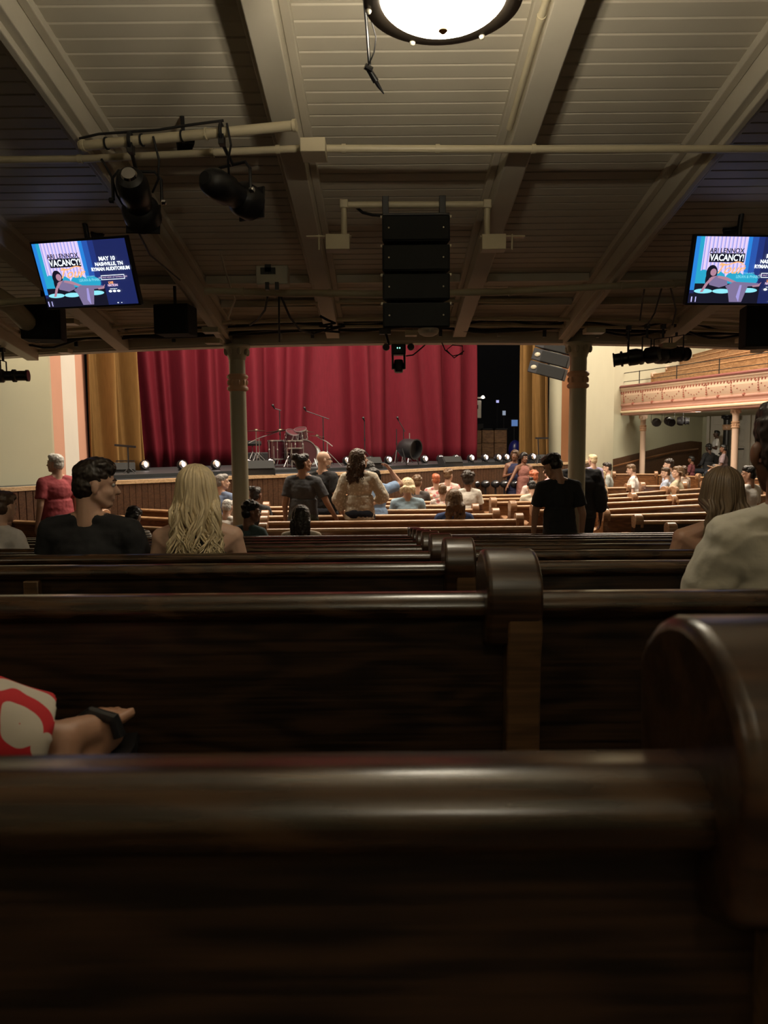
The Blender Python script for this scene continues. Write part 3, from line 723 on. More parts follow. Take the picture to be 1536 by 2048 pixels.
# loudspeaker array on its pipe frame
fr = thing('pipe_frame', 'cream pipe frame bolted across two beams that carries the speaker array', 'pipe frame', at(688, 476, 5.0)); o0 = Vector(fr.location)
P_ = lambda x, y, Y: at(x, y, Y) - o0
MB().tube([P_(686, 410, 5.0), P_(978, 409, 5.0)], .022, 14).build('cross_bar', 'pipe', fr)
for x in (688, 974):
    MB().tube([P_(x, 408, 5.0), P_(x, 476, 5.0)], .020, 12).build('drop_pipe', 'pipe', fr)
    MB().box(P_(x, 409, 5.0), (.055, .055, .055)).build('corner_fitting', 'pipe', fr, bevel=.006)
    sg = -1 if x < 800 else 1
    b = MB(); b.box(P_(x + sg * 12, 487, 5.0), (.16, .10, .10)); b.build('beam_block', 'pipe', fr, bevel=.004)
    b = MB(); b.box(P_(x + sg * 30, 474, 5.0), (.30, .05, .008)); b.tube([P_(x - 4, 468, 4.98), P_(x - 4, 492, 4.98)], .006, 6); b.tube([P_(x + sg * 50, 468, 4.98), P_(x + sg * 50, 500, 4.98)], .006, 6); b.build('beam_plate', 'pipe', fr)
LA = at(832, 432, 4.93)
la = thing('line_array_speaker', 'tall black four-cabinet loudspeaker array hanging in the middle', 'speaker', LA)
z = 0; yo = 0; hts = [.176, .178, .176, .168]; tl = [R(-4), R(0), R(4), R(9)]
for i in range(4):
    h = hts[i]; c = Vector((0, .16 + yo, z - h / 2)); rm = Matrix.Rotation(tl[i], 3, 'X')
    b = MB(); vs = [c + rm @ Vector((x, y_, zz)) for zz in (-h / 2 + .004, h / 2 - .004) for x, y_ in [(-.225, -.16), (.225, -.16), (.17, .16), (-.17, .16)]]; b.hexa(vs)
    cb_ = b.build('cabinet', 'blackmatte', la, bevel=.006)
    b = MB(); vs = [c + rm @ Vector((x, y_, zz)) for zz in (-h / 2 + .012, h / 2 - .010) for x, y_ in [(-.215, -.172), (.215, -.172), (.215, -.161), (-.215, -.161)]]; b.hexa(vs); b.build('grille', 'grille', cb_, bevel=.003)
    for sx in (-1, 1):
        MB().ell(c + rm @ Vector((sx * .18, -.173, 0)), (.006, .003, .006), 8, 5).build('badge', 'pipe', cb_)
        MB().box(c + rm @ Vector((sx * .228, -.14, h / 2 - .01)), (.014, .03, .016)).build('rigging_pin', 'pipe', cb_)
    z -= h * math.cos(tl[i]); yo += -h * math.sin(tl[i]) * .6
b = MB()
for x in (-.20, .175): b.box((x, .03, .055), (.042, .06, .15))
b.box((0, .12, .01), (.44, .26, .016)); b.build('hanging_bracket', 'black', la, bevel=.003)
conduit('power_cable', [at(712, 414, 5.03), at(725, 425, 5.08), at(745, 430, 5.1), at(768, 431, 5.1)], .010, 'cable', 'black cable feeding the speaker array from its pipe frame', 'cable')
# low cross pipes near the balcony edge
def at3(l): return [at(*q) for q in l]
conduit('ceiling_pipe', at3([(410, 582, 6.4), (560, 586, 6.4), (760, 588, 6.4), (1000, 584, 6.4), (1200, 574, 6.4), (1375, 567, 6.4)]), .031, 'pipe', 'thick cream pipe passing behind the speaker array', 'pipe', straps=(.1, .3, .62, .85, .97))
conduit('ceiling_pipe', at3([(-60, 560, 6.2), (20, 610, 6.5), (78, 668, 7.0)]), .085, 'pipe', 'very thick cream duct pipe at the left edge below the left screen', 'pipe', straps=(.85,))
conduit('ceiling_pipe', at3([(0, 606, 6.3), (50, 602, 6.3), (100, 600, 6.3)]), .03, 'pipe', 'short cream pipe reaching behind the left screen', 'pipe')
def follow(yo, z, x0, x1, r, label, m='pipe', n=26, group=None, wob=0):
    pts = []
    for i in range(n + 1):
        x = x0 + (x1 - x0) * i / n; pts.append((x, edge_y(x) + yo, z + wob * noise.noise((x * 1.7, yo * 9, 3))))
    b = MB(); b.tube(pts, r, 10); return tag(b.build('edge_conduit' if m != 'cable' else 'edge_cable', m, ang=50), label, 'pipe' if m != 'cable' else 'cable', group)
follow(-.75, ZB + .30, -5.2, 5.4, .024, 'uppermost cream conduit running along the balcony edge')
follow(-.5, ZB + .17, -5.4, 5.6, .020, 'second cream conduit along the balcony edge')
follow(-.30, ZB + .13, -5.6, 5.8, .016, 'third cream conduit along the balcony edge')
follow(-.16, ZB + .13, -5.6, 5.8, .022, 'thick black cable bundle along the balcony edge', 'cable', 60, wob=.06)
follow(-.21, ZB + .10, -5.6, 5.8, .014, 'thin black cable sagging under the bundle at the balcony edge', 'cable', 80, wob=.13)
follow(-.24, ZB + .17, -3.0, 5.0, .012, 'thin black cable above the bundle at the balcony edge', 'cable', 80, wob=.12)
for i, x in enumerate([-4.3, -3.5, -2.9, -2.3, -1.1, -.75, .35, .62, 1.25, 1.75, 2.35, 2.7, 3.4, 4.2]):
    b = MB(); b.box((0, -.12, 0), (.035, .03, .11)); b.box((0, -.06, .05), (.03, .14, .02)); o = b.build('cable_clamp', 'black' if i % 2 else 'beam', bevel=.002, loc=(x, edge_y(x), ZB + .10)); tag(o, 'small %s clamp holding the cables on the balcony edge' % ('black' if i % 2 else 'cream'), 'clamp', '%s cable clamps along the balcony edge' % ('black' if i % 2 else 'cream'))
for i, (px, py, Y, w) in enumerate([(137, 644, 7.4, .17), (423, 661, 7.2, .16), (427, 683, 7.7, .16), (1188, 662, 7.3, .19), (1335, 692, 7.7, .14), (130, 702, 8.3, .12), (1490, 680, 8.0, .16), (822, 667, 7.6, .12)]):
    b = MB(); b.box((0, 0, 0), (w, .14, .05)); o = b.build('beam_plate', 'pipe', bevel=.004, loc=at(px, py, Y)); tag(o, ['cream plate below the left screen', 'upper cream plate above the left column', 'lower cream plate above the left column', 'cream block above the right column', 'small cream plate above the lamp cluster', 'small cream plate above the cream wall strip', 'cream plate at the right edge under the screen', 'small cream box below the speaker array'][i], 'plate')
# coffer framing near the edge (set between the beams)
for i, (xa, xb) in enumerate(zip(BX[1:-1], BX[2:])):
    b = MB()
    for yy in (6.75, 7.35): b.box(((xa + xb) / 2, yy, ceil_z(yy) - .03), (xb - xa - .25, .05, .07))
    struct(b.build('trim_%d' % (30 + i), 'beam', bevel=.004, smooth=False))
# ceiling box with cables at left of the array
cbx = thing('junction_box', 'cream ceiling box with black sockets left of the speaker array', 'junction box', at(546, 553, 6.1))
b = MB(); b.box((0, 0, 0), (.26, .12, .15)); b.build('box_body', 'beam', cbx, bevel=.008)
b = MB(); b.box((-.03, -.065, .03), (.12, .02, .05)); b.box((-.03, -.065, .05), (.05, .02, .06)); b.build('socket', 'black', cbx)
b = MB(); b.box((-.04, -.06, -.09), (.03, .03, .06)); b.box((.04, -.06, -.09), (.03, .03, .06)); b.build('plug', 'black', cbx)
conduit('power_cable', at3([(537, 584, 6.4), (530, 620, 6.6), (515, 640, 6.9), (500, 650, 7.1)]), .010, 'cable', 'black cable dropping left from the ceiling box', 'cable')
conduit('power_cable', at3([(558, 586, 6.4), (558, 640, 6.5), (559, 683, 6.8)]), .008, 'cable', 'black cable hanging straight down from the ceiling box', 'cable')
conduit('power_cable', at3([(560, 588, 6.4), (580, 635, 6.6), (600, 660, 6.9), (625, 668, 7.1), (650, 660, 7.2), (665, 650, 7.2)]), .010, 'cable', 'black cable swagging right from the ceiling box', 'cable')
conduit('power_cable', at3([(640, 632, 7.0), (655, 640, 7.0), (670, 646, 7.0), (640, 652, 7.1), (665, 655, 7.1), (690, 652, 7.0), (650, 662, 7.1), (680, 664, 7.1)]), .012, 'cable', 'tangle of black cable left of the speaker array foot', 'cable')
conduit('power_cable', at3([(884, 686, 7.9), (890, 700, 7.7), (905, 712, 7.7), (925, 708, 7.7), (925, 692, 7.7), (905, 690, 7.7), (893, 700, 7.7), (908, 716, 7.7), (928, 702, 7.7)]), .006, 'cable', 'loop of spare cable right of the moving head light', 'cable')
for i, l in enumerate([[(1290, 571, 6.4), (1285, 600, 6.7), (1280, 640, 7)], [(1325, 570, 6.4), (1310, 625, 6.8), (1295, 650, 7)], [(1340, 570, 6.4), (1352, 620, 6.9), (1345, 650, 7.1)], [(440, 500, 6), (450, 540, 6.2), (470, 600, 6.6), (455, 640, 7)]]):
    conduit('power_cable', at3(l), .008, 'cable' if i < 3 else 'beam', ['leftmost thin cable hanging left of the right screen', 'middle thin cable hanging left of the right screen', 'rightmost thin cable hanging left of the right screen', 'pale cable winding down above the left column'][i], 'cable')
# big dark speakers tucked under the ceiling
def dark_speaker(c, w, h, d, rz, label):
    t = thing('loudspeaker', label, 'speaker', c, rz)
    MB().box((0, d / 2, 0), (w, d, h)).build('cabinet', 'blackmatte', t, bevel=.012); MB().box((0, -.008, 0), (w * .9, .014, h * .92)).build('grille', 'grille', t, bevel=.004)
    b = MB(); b.tube([(0, d * .5, h / 2 - .01), (0, d * .5, h / 2 + .18)], .015, 8); b.build('hanger', 'black', t)
dark_speaker(at(341, 637, 6.8), .33, .27, .25, -.1, 'dark square speaker under the ceiling left of the left column')
dark_speaker(at(80, 638, 6.8), .35, .36, .25, .2, 'dark speaker hanging below the left screen')
dark_speaker(at(1525, 650, 6.4), .26, .36, .24, -.2, 'dark speaker hanging below the right screen')
# smoke detector like dome
dm = thing('dome_detector', 'small white dome detector right of the speaker array foot', 'detector', at(857, 664, 7.3)); dm.rotation_euler = (0, 0, 0)
MB().lathe([(.10, .03), (.105, .01), (.09, -.02), (.05, -.04), (0, -.045)], n=28).build('dome', 'white', dm); MB().lathe([(.03, .03), (.03, .34), (0, .34)], n=20).build('mount', 'blackmatte', dm)
# moving head light
mh = thing('moving_head_light', 'black moving head light with two green indicator lamps hanging at the balcony edge', 'stage light', at(797, 700, 7.75)); o0 = Vector(mh.location)
MB().box((0, 0, .0), (.15, .14, .11)).build('base', 'black', mh, bevel=.012)
for s_ in (-1, 1):
    MB().box((s_ * .062, 0, -.12), (.022, .08, .16)).build('yoke_arm', 'black', mh, bevel=.006)
    MB().ell((s_ * .012, -.073, .012), (.006, .004, .007), 8, 6).build('indicator_lamp', emis('green_led', (.25, 1, .7), 3), mh)
    MB().lathe([(.001, -.015), (.034, -.015), (.038, 0), (.034, .015), (.001, .015)], (s_ * .13, 0, .03), (0, 1, 0), 20).build('clamp_wheel', 'black', mh)
MB().lathe([(.001, .05), (.045, .045), (.052, 0), (.052, -.05), (.042, -.085), (.001, -.085)], (0, 0, -.15), (0, .1, 1), 22).build('head', 'black', mh)
MB().box((0, 0, .065), (.30, .02, .012)).build('mount_plate', 'chrome' if False else 'pipe', mh)
b = MB(); b.box((-.14, .02, .2), (.12, .08, .07)); b.tube([(-.14, .02, .2), (-.1, .0, .05)], .015, 8); b.build('hook_clamp', 'black', mh)
conduit('power_cable', at3([(812, 712, 7.7), (826, 710, 7.7), (835, 703, 7.7), (850, 690, 7.7)]), .007, 'cable', 'cable leaving the moving head light to the right', 'cable')

# spotlight poking in from the left edge
def ellipsoidal(c, d, L, r, label, group=None):
    c = Vector(c); d = Vector(d).normalized(); t = thing('profile_spotlight', label, 'spotlight', c, 0, group)
    MB().lathe([(.001, -L * .5), (r * .8, -L * .48), (r, -L * .3), (r, -L * .02), (r * .72, L * .02), (r * .72, L * .16), (r * .95, L * .18), (r * .95, L * .24), (r * .74, L * .26), (r * .74, L * .44), (r * .86, L * .45), (r * .86, L * .5), (.001, L * .49)], (0, 0, 0), d, 20).build('housing', 'black', t)
    b = MB(); sd = d.cross(Vector((0, 0, 1))).normalized(); b.tube([sd * r * 1.2, sd * r * 1.2 + Vector((0, 0, r * 2.2)), -sd * r * 1.2 + Vector((0, 0, r * 2.2)), -sd * r * 1.2], .008, 8); b.build('yoke', 'black', t)
    b = MB(); b.tube([Vector((0, 0, r * 2.2)), Vector((0, 0, r * 2.2 + .10))], .014, 8); b.box((0, 0, r * 2.2 + .12), (.04, .06, .05)); b.build('hook_clamp', 'black', t)
    return t
ellipsoidal(at(8, 752, 8.2), (1, .15, .02), .52, .075, 'black profile spotlight entering from the left edge against the cream wall')
for i, (x, y, Y, d) in enumerate([(1256, 716, 7.75, (-1, .3, -.12)), (1293, 712, 7.8, (-.7, .7, -.1)), (1325, 712, 7.85, (.75, .6, .05)), (1352, 708, 7.9, (1, .4, .02))]):
    ellipsoidal(at(x, y, Y), d, .30, .085, ['leftmost black spotlight in the cluster above the side gallery', 'second black spotlight in the cluster above the side gallery', 'third black spotlight in the cluster above the side gallery', 'rightmost black spotlight in the cluster above the side gallery'][i])

# ------------------------------------------------------------ screens
def textmesh(s, size, x, y, z, sx=1.0, shear=0, bold=0, align='CENTER'):
    cu = bpy.data.curves.new('t', 'FONT'); cu.body = s; cu.size = size; cu.align_x = align; cu.align_y = 'CENTER'; cu.shear = shear; cu.offset = bold; cu.resolution_u = 3
    o = bpy.data.objects.new('t', cu); me = bpy.data.meshes.new_from_object(o)
    vs = [(v.co.x * sx + x, z, v.co.y + y) for v in me.vertices]; fs = [tuple(p.vertices) for p in me.polygons]
    bpy.data.objects.remove(o); bpy.data.curves.remove(cu); bpy.data.meshes.remove(me)
    return vs, fs
SM = [('s_navy', (.010, .016, .085), 1.3), ('s_curtain', (.50, .48, .90), 1.3), ('s_curtain_dark', (.32, .28, .62), 1.2), ('s_blue', (.02, .20, .62), 1.2), ('s_teal', (.02, .33, .52), 1.2),
      ('s_dark', (.008, .008, .02), 1), ('s_skin', (.42, .22, .30), 1.1), ('s_dress', (.20, .16, .30), 1.1), ('s_white', (.85, .95, 1.0), 1.6), ('s_orange', (.95, .38, .14), 1.4), ('s_mint', (.25, .7, .8), 1.2), ('s_pale', (.75, .55, .75), 1.2), ('s_blue2', (.02, .08, .36), 1.2), ('s_blue3', (.014, .03, .17), 1.2)]
SML = [emis(n_, c_, s_) for n_, c_, s_ in SM]; SI = {n_[2:]: i for i, (n_, c_, s_) in enumerate(SM)}
def screen(c, w, h, rz, rx, label):
    t = thing('wall_screen', label, 'screen', c); t.rotation_euler = Euler((rx, 0, rz))
    t.name = 'video_screen'
    MB().box((0, .03, 0), (w + .03, .05, h + .03)).build('bezel', 'black', t, bevel=.004)
    b = MB(); lay = [0]
    def Q(x0, y0, x1, y1, m): # fractions 0..1, y up
        lay[0] += 1; z = .0035 - .00012 * lay[0]
        b.m(SI[m]); b.add([((x0 - .5) * w, z, (y0 - .5) * h), ((x1 - .5) * w, z, (y0 - .5) * h), ((x1 - .5) * w, z, (y1 - .5) * h), ((x0 - .5) * w, z, (y1 - .5) * h)], [(0, 1, 2, 3)])
    def PG(pts, m):
        lay[0] += 1; z = .0035 - .00012 * lay[0]; b.m(SI[m]); b.add([((x - .5) * w, z, (y - .5) * h) for x, y in pts], [tuple(range(len(pts)))])
    def EL(cx, cy, rx_, ry_, m, n_=18, a0=0):
        PG([(cx + rx_ * math.cos(2 * math.pi * i / n_) * math.cos(a0) - ry_ * math.sin(2 * math.pi * i / n_) * math.sin(a0) * .5, cy + rx_ * math.cos(2 * math.pi * i / n_) * math.sin(a0) * 1.7 + ry_ * math.sin(2 * math.pi * i / n_) * math.cos(a0)) for i in range(n_)], m)
    def T(s, size, x, y, m, **k):
        lay[0] += 1; v, f = textmesh(s, size * h, (x - .5) * w, (y - .5) * h, .0035 - .00012 * lay[0], **k); b.m(SI[m]); b.add(v, f)
    Q(0, 0, 1, 1, 'navy'); Q(.50, .12, .66, 1, 'blue3'); Q(.50, .2, .60, 1, 'blue2'); Q(0, .2, .54, 1, 'blue'); Q(.04, .2, .09, 1, 'teal')
    Q(.08, .30, .50, 1, 'curtain')
    for k in range(11): x = .09 + .037 * k; Q(x, .3, x + .009, 1, 'curtain_dark'); Q(x + .014, .3, x + .026, 1, 'pale')
    Q(.05, .30, .53, .40, 'teal'); EL(.11, .38, .06, .13, 'teal'); EL(.24, .37, .09, .12, 'teal'); EL(.42, .36, .1, .12, 'teal'); EL(.56, .36, .09, .10, 'teal'); Q(.04, .13, .68, .3, 'dark'); Q(0, 0, .68, .15, 'dark')
    EL(.13, .185, .09, .036, 'mint'); EL(.31, .185, .09, .036, 'mint'); EL(.57, .2, .09, .036, 'mint')
    # reclining woman
    EL(.19, .46, .055, .12, 'dark'); EL(.17, .36, .035, .12, 'dark'); PG([(.18, .28), (.28, .24), (.36, .28), (.34, .40), (.24, .42), (.17, .38)], 'dress'); EL(.205, .47, .03, .055, 'skin')
    PG([(.19, .40), (.24, .42), (.17, .30), (.125, .17), (.10, .17), (.14, .30)], 'skin'); PG([(.26, .42), (.34, .40), (.44, .33), (.43, .30), (.32, .36), (.25, .39)], 'skin')
    PG([(.34, .26), (.42, .33), (.55, .32), (.66, .31), (.68, .27), (.56, .26), (.52, .02), (.40, .02), (.37, .20)], 'dress'); PG([(.46, .10), (.48, .28), (.50, .28), (.49, .02)], 'curtain_dark'); PG([(.60, .275), (.655, .285), (.69, .33), (.67, .26), (.61, .25)], 'skin')
    T('ARI LENNOX', .10, .305, .79, 'dark', sx=.95, bold=.001); Q(.145, .62, .485, .755, 'dark'); T('VACANCY!', .135, .315, .685, 'white', sx=.82, bold=.0012)
    T('Tour', .20, .345, .515, 'orange', shear=.5, sx=1.1, bold=.0005)
    for k in range(14): a = k / 13; EL(.27 + .2 * a, .605 - .02 * math.sin(6 * a), .011, .009, 'orange', 8)
    for k in range(12): a = 2 * math.pi * k / 12; EL(.475 + .028 * math.cos(a), .545 + .045 * math.sin(a), .006, .009, 'orange', 8)
    T('LUKAH  &  PHABO', .062, .53, .405, 'mint', sx=.85) if False else None
    T('LEKAN & PHABO', .062, .545, .405, 'mint', sx=.85)
    T('SPECIAL GUESTS', .026, .545, .46, 'mint', sx=1)
    T('MAY 10', .085, .775, .715, 'white', bold=.0012); T('NASHVILLE, TN', .075, .785, .635, 'white', sx=.95, bold=.0012); T('RYMAN AUDITORIUM', .073, .79, .56, 'white', sx=.93, bold=.0012)
    Q(.67, .395, .92, .465, 'white'); Q(.674, .403, .916, .457, 'navy'); T('ON SALE NOW AT RYMAN.COM', .034, .795, .43, 'pale', sx=1)
    T('LIVE', .05, .76, .345, 'orange', sx=.9, bold=.001); T('NATION', .05, .775, .305, 'pale', sx=.9, bold=.001)
    for k in range(3): EL(.735 + .045 * k, .215, .018, .018, 'white', 10)
    T('PRESENTED BY', .02, .775, .25, 'white')
    Q(.02, .02, .03, .1, 'curtain'); Q(.06, .02, .068, .1, 'curtain'); EL(.79, .03, .008, .008, 'white', 8); EL(.83, .03, .006, .006, 'white', 8)
    b.build('lit_picture', SML, t, smooth=False)
    b = MB(); b.box((0, .09, 0), (.25, .07, .2)); b.tube([(0, .12, .05), (0, .16, .3), (0, .17, .6)], .02, 10); b.build('ceiling_mount', 'black', t)
    return t
screen(at(170, 548, 5.7), .775, .475, R(-11), R(21), 'bright video screen with a concert advert hanging at the left')
screen(at(1488, 541, 5.6), .80, .475, R(4), R(14), 'bright video screen with a concert advert cut off at the right edge')
# ------------------------------------------------------------ things on and around the stage
SR = SZ + .06
def onstage(px, py, z=SR): return gp(px, py, z)
M['drum'] = mat('drum_wrap', (.045, .008, .014), .22, var=.4, scale=20, bump=0, coat=.8)
M['skin_head'] = mat('drum_head', (.55, .58, .6), .35, var=.06)
M['dark_head'] = mat('dark_drum_head', (.06, .02, .025), .3, var=.1)
M['cym'] = mat('cymbal_bronze', (.10, .085, .06), .35, .9, var=.2, scale=4)
M['steel'] = mat('stand_steel', (.55, .55, .56), .28, .9, var=.1, bump=0)
def drum(name, c, r, h, label, cat='drum', ax=(0, 0, 1), n_lug=6, legs=0, hm='dark_head'):
    t = thing(name, label, cat, c); ax = Vector(ax).normalized()
    MB().lathe([(r, -h / 2), (r, h / 2)], (0, 0, 0), ax, 32).build('shell', 'drum', t)
    for s_ in (-1, 1):
        MB().lathe([(r * .97, s_ * h / 2 - .012), (r * 1.04, s_ * h / 2 - .012), (r * 1.04, s_ * h / 2 + .012), (r * .97, s_ * h / 2 + .012)], (0, 0, 0), ax, 32, caps=False).build('hoop', 'steel', t)
        MB().lathe([(.001, s_ * (h / 2 + .004)), (r, s_ * (h / 2 + .004))], (0, 0, 0), ax, 32, caps=False).build('drum_head', hm, t)
    a = ax.orthogonal().normalized(); b_ = ax.cross(a)
    for k in range(n_lug):
        th = 2 * math.pi * k / n_lug; o = (a * math.cos(th) + b_ * math.sin(th)) * r * 1.03
        b = MB(); b.tube([o - ax * h * .45, o + ax * h * .45], .006, 6); b.ell(o, (.014, .014, .022), 8, 5); b.build('tension_lug', 'steel', t)
    if legs:
        for k in range(3):
            th = 2 * math.pi * k / 3 + .4; o = Vector((math.cos(th) * r * 1.08, math.sin(th) * r * 1.08, 0)); zb = SR - c.z
            MB().tube([o + Vector((0, 0, h * .2)), Vector((o.x, o.y, zb + .01))], .008, 6).build('leg', 'steel', t)
    return t
def tripod(t, top, base_r=.28, m='steel', r=.009, zb=0):
    top = Vector(top); MB().tube([(0, 0, zb + .06), (0, 0, top.z)], r, 8).build('tube', m, t)
    for k in range(3):
        a = 2 * math.pi * k / 3 + .3; MB().tube([(0, 0, zb + .30), (base_r * .5 * math.cos(a), base_r * .5 * math.sin(a), zb + .16), (base_r * math.cos(a), base_r * math.sin(a), zb + .01)], r * .8, 6).build('leg', m, t)
def cymbal(px, pyb, pyc, Y, rad, tilt, label, arm=0):
    p = at(px, pyc, Y); base = Vector((p.x + arm, p.y, SR)); t = thing('cymbal_stand', label, 'cymbal', base)
    h = p.z - SR
    tripod(t, (0, 0, h * .8 if arm else h))
    if arm: MB().tube([(arm * .5, 0, h * .66), (0, 0, h * .8), (-arm, 0, h - .01)], .009, 8).build('boom_arm', 'steel', t)
    rm = Matrix.Rotation(tilt, 3, 'Y'); ax = rm @ Vector((0, 0, 1))
    MB().lathe([(rad, -.012), (rad * .6, .0), (rad * .22, .008), (rad * .18, .025), (.001, .035)], (-arm, 0, h), ax, 32, caps=False).build('cymbal_plate', 'cym', t)
YD = 14.4
cymbal(512, 930, 861, 14.2, .21, .02, 'flat cymbal on a stand at the left end of the drum kit')
cymbal(560, 930, 861, 14.5, .30, -.12, 'largest tilted cymbal above the middle of the drum kit', arm=-.42)
cymbal(612, 930, 863, 14.8, .19, .05, 'small cymbal right of the tom toms', arm=.0)
cymbal(634, 930, 872, 14.3, .16, .1, 'thin cymbal on a slanting arm at the right end of the drum kit', arm=.2)
c = at(603, 902, 14.3); c.z = SR + .27
bd = drum('bass_drum', c, .26, .42, 'dark red bass drum with silver front hoop in the middle of the kit', ax=(.35, -1, 0), n_lug=8)
for s_ in (-1, 1): MB().tube([(s_ * .24, -.1, -.05), (s_ * .32, -.22, -.262)], .008, 6).build('spur', 'steel', bd)
c = at(553, 903, 14.3); c.z = SR + .34; drum('floor_tom', c, .17, .36, 'dark floor tom with chrome lugs left of the bass drum', legs=1)
c = at(583, 874, 14.1); drum('tom_drum', c, .13, .2, 'left tom drum tilted above the bass drum', ax=(.3, -.4, 1))
c = at(602, 868, 14.2); drum('tom_drum', c, .12, .19, 'right tom drum tilted above the bass drum', ax=(-.1, -.4, 1))
c = at(588, 889, 13.9); drum('snare_drum', c, .17, .14, 'shallow snare drum on a stand left of the red bass drum', legs=1)
c = at(619, 903, 14.7); c.z = SR + .22; drum('bass_drum', c, .20, .22, 'pale-headed drum standing behind the bald man', ax=(.6, -1, .1), n_lug=8, hm='skin_head')
for o in (c,): pass
t = thing('drum_throne', 'black padded seat behind the left cymbal of the drum kit', 'stool', at(505, 905, 15.0) * 1); t.location.z = SR
MB().lathe([(.001, .42), (.17, .42), (.19, .46), (.18, .52), (.001, .53)], n=24).build('seat', 'blackmatte', t); tripod(t, (0, 0, .43))
b = MB(); b.box((0, 0, .14), (.55, .35, .28)); o = b.build('equipment_case', 'blackmatte', bevel=.02, loc=Vector((at(520, 915, 15.3).x, 15.5, SR))); tag(o, 'black equipment case behind the drum kit', 'case')
# microphone stands
def micstand(px, Y, pytop, label, boom=None, base=.22, m='black', mic=True):
    p = at(px, pytop, Y); t = thing('microphone_stand', label, 'microphone stand', (p.x, p.y, SR)); h = p.z - SR
    tripod(t, (0, 0, h), base, m, .011)
    if boom:
        q = at(boom[0], boom[1], Y) - Vector((p.x, p.y, SR)); s_ = Vector((0, 0, h)); e = s_ + (s_ - q) * .35
        MB().tube([q, e], .009, 8).build('boom_arm', m, t)
    else: q = Vector((0, 0, h))
    if mic:
        b = MB(); b.tube([q, q + Vector((-.02, -.05, .05))], [.013, .018], 10); b.ell(q + Vector((-.025, -.06, .062)), .028, 10, 7); b.build('microphone', 'black', t)
    MB().lathe([(.016, h * .55), (.02, h * .56), (.016, h * .6)], n=10).build('clutch', m, t)
micstand(559, 15.2, 820, 'tall microphone stand with a boom, rising behind the drum kit at left', boom=(549, 817))
micstand(646, 15.6, 834, 'microphone stand whose long boom slopes up left above the drum kit', boom=(612, 822))
micstand(729, 15.6, 842, 'straight microphone stand right behind the white-bloused woman')
micstand(793, 16.4, 858, 'short straight stand left of the round floor fan light', mic=False)
micstand(807, 16.4, 858, 'microphone stand with a raised boom above the big round lamp', boom=(797, 841))
micstand(819, 16.6, 866, 'pale chrome stand just right of the boomed microphone', m='steel', mic=False)
# big round floor lamp
p = onstage(818, 930, SR); fl = thing('floor_lamp', 'big round black stage lamp on a floor yoke, facing right', 'stage light', p)
ax = Vector((.75, -.62, -.12)).normalized(); cc = Vector((0, 0, .34))
MB().lathe([(.001, -.22), (.13, -.21), (.19, -.12), (.20, .0), (.20, .15), (.215, .16), (.215, .19), (.19, .19), (.17, .06), (.001, .04)], cc, ax, 28).build('drum_housing', 'black', fl)
sd = ax.cross(Vector((0, 0, 1))).normalized()
for s_ in (-1, 1): MB().tube([cc + sd * s_ * .225, Vector((sd.x * s_ * .2, sd.y * s_ * .2, .02)) + ax * .1], .013, 8).build('yoke_arm', 'black', fl)
MB().tube([sd * .22 + ax * .15 + Vector((0, 0, .015)), -sd * .22 + ax * .15 + Vector((0, 0, .015))], .012, 8).build('foot_bar', 'black', fl)
# footlights: small domed lamps with lit lenses
M['lens'] = emis('footlight_lens', (1, .78, .80), 1.6)
def footlight(px, py, label, z=SR, s=1.0, group=None, tilt=-.3):
    p = gp(px, py, z); t = thing('footlight', label, 'stage light', p, 0, group)
    ax = Vector((.55, -.8, .15)).normalized(); c = Vector((0, 0, .10 * s))
    MB().lathe([(.001, -.10 * s), (.06 * s, -.085 * s), (.088 * s, -.04 * s), (.09 * s, .03 * s), (.08 * s, .05 * s)], c, ax, 20, caps=False).build('housing', 'black', t)
    MB().lathe([(.079 * s, .04 * s), (.062 * s, .055 * s), (.001, .06 * s)], c, ax, 20, caps=False).build('glass', 'chrome', t)
    MB().ell(c + ax * .05 * s, (.042 * s, .03 * s, .055 * s), 12, 8).build('lit_lens', 'lens', t)
    b = MB(); b.box((0, 0, .012), (.13 * s, .10 * s, .024)); b.build('base_plate', 'black', t, bevel=.004)
FL = [(290, 941), (365, 941), (432, 940), (497, 938), (541, 936), (655, 933), (694, 931), (741, 930), (777, 929), (849, 927), (881, 926), (912, 926), (942, 925), (970, 924), (996, 924), (1012, 923), (1065, 922)]
FN = ['leftmost by the gold drape', 'second from the left gold drape', 'third, left of the left column', 'just right of the left column', 'in front of the floor tom', 'right of the bald man', 'left of the long-haired woman', 'right of the long-haired woman', 'left of the big round lamp', 'right of the big round lamp', 'second right of the big round lamp', 'third right of the big round lamp', 'at the right hem of the red curtain', 'first in front of the dark opening', 'second in front of the dark opening', 'left of the woman in the navy dress', 'at the foot of the right gold drape']
for (px, py), n_ in zip(FL, FN): footlight(px, py, 'small domed footlight with glowing lens, ' + n_)
# low lamps on the hall floor before the stage
for i, px in enumerate([951, 971, 991, 1009, 1029]):
    p = at(px, 968, 15.6); t = thing('ground_light', '%s black lamp with shiny dome on the floor before the stage' % ['leftmost', 'second', 'middle', 'fourth', 'rightmost'][i], 'stage light', (p.x, p.y, 0), 0, 'row of lamps on the floor in front of the stage')
    h = p.z; MB().ell((0, 0, h), (.10, .10, .085), 16, 10).build('dome', 'black', t); MB().ell((.02, -.075, h + .035), (.04, .03, .02), 10, 6).build('reflector', 'chrome', t)
    MB().lathe([(.16, 0), (.16, .03), (.02, .05), (.02, h - .06)], n=16).build('stand', 'black', t)
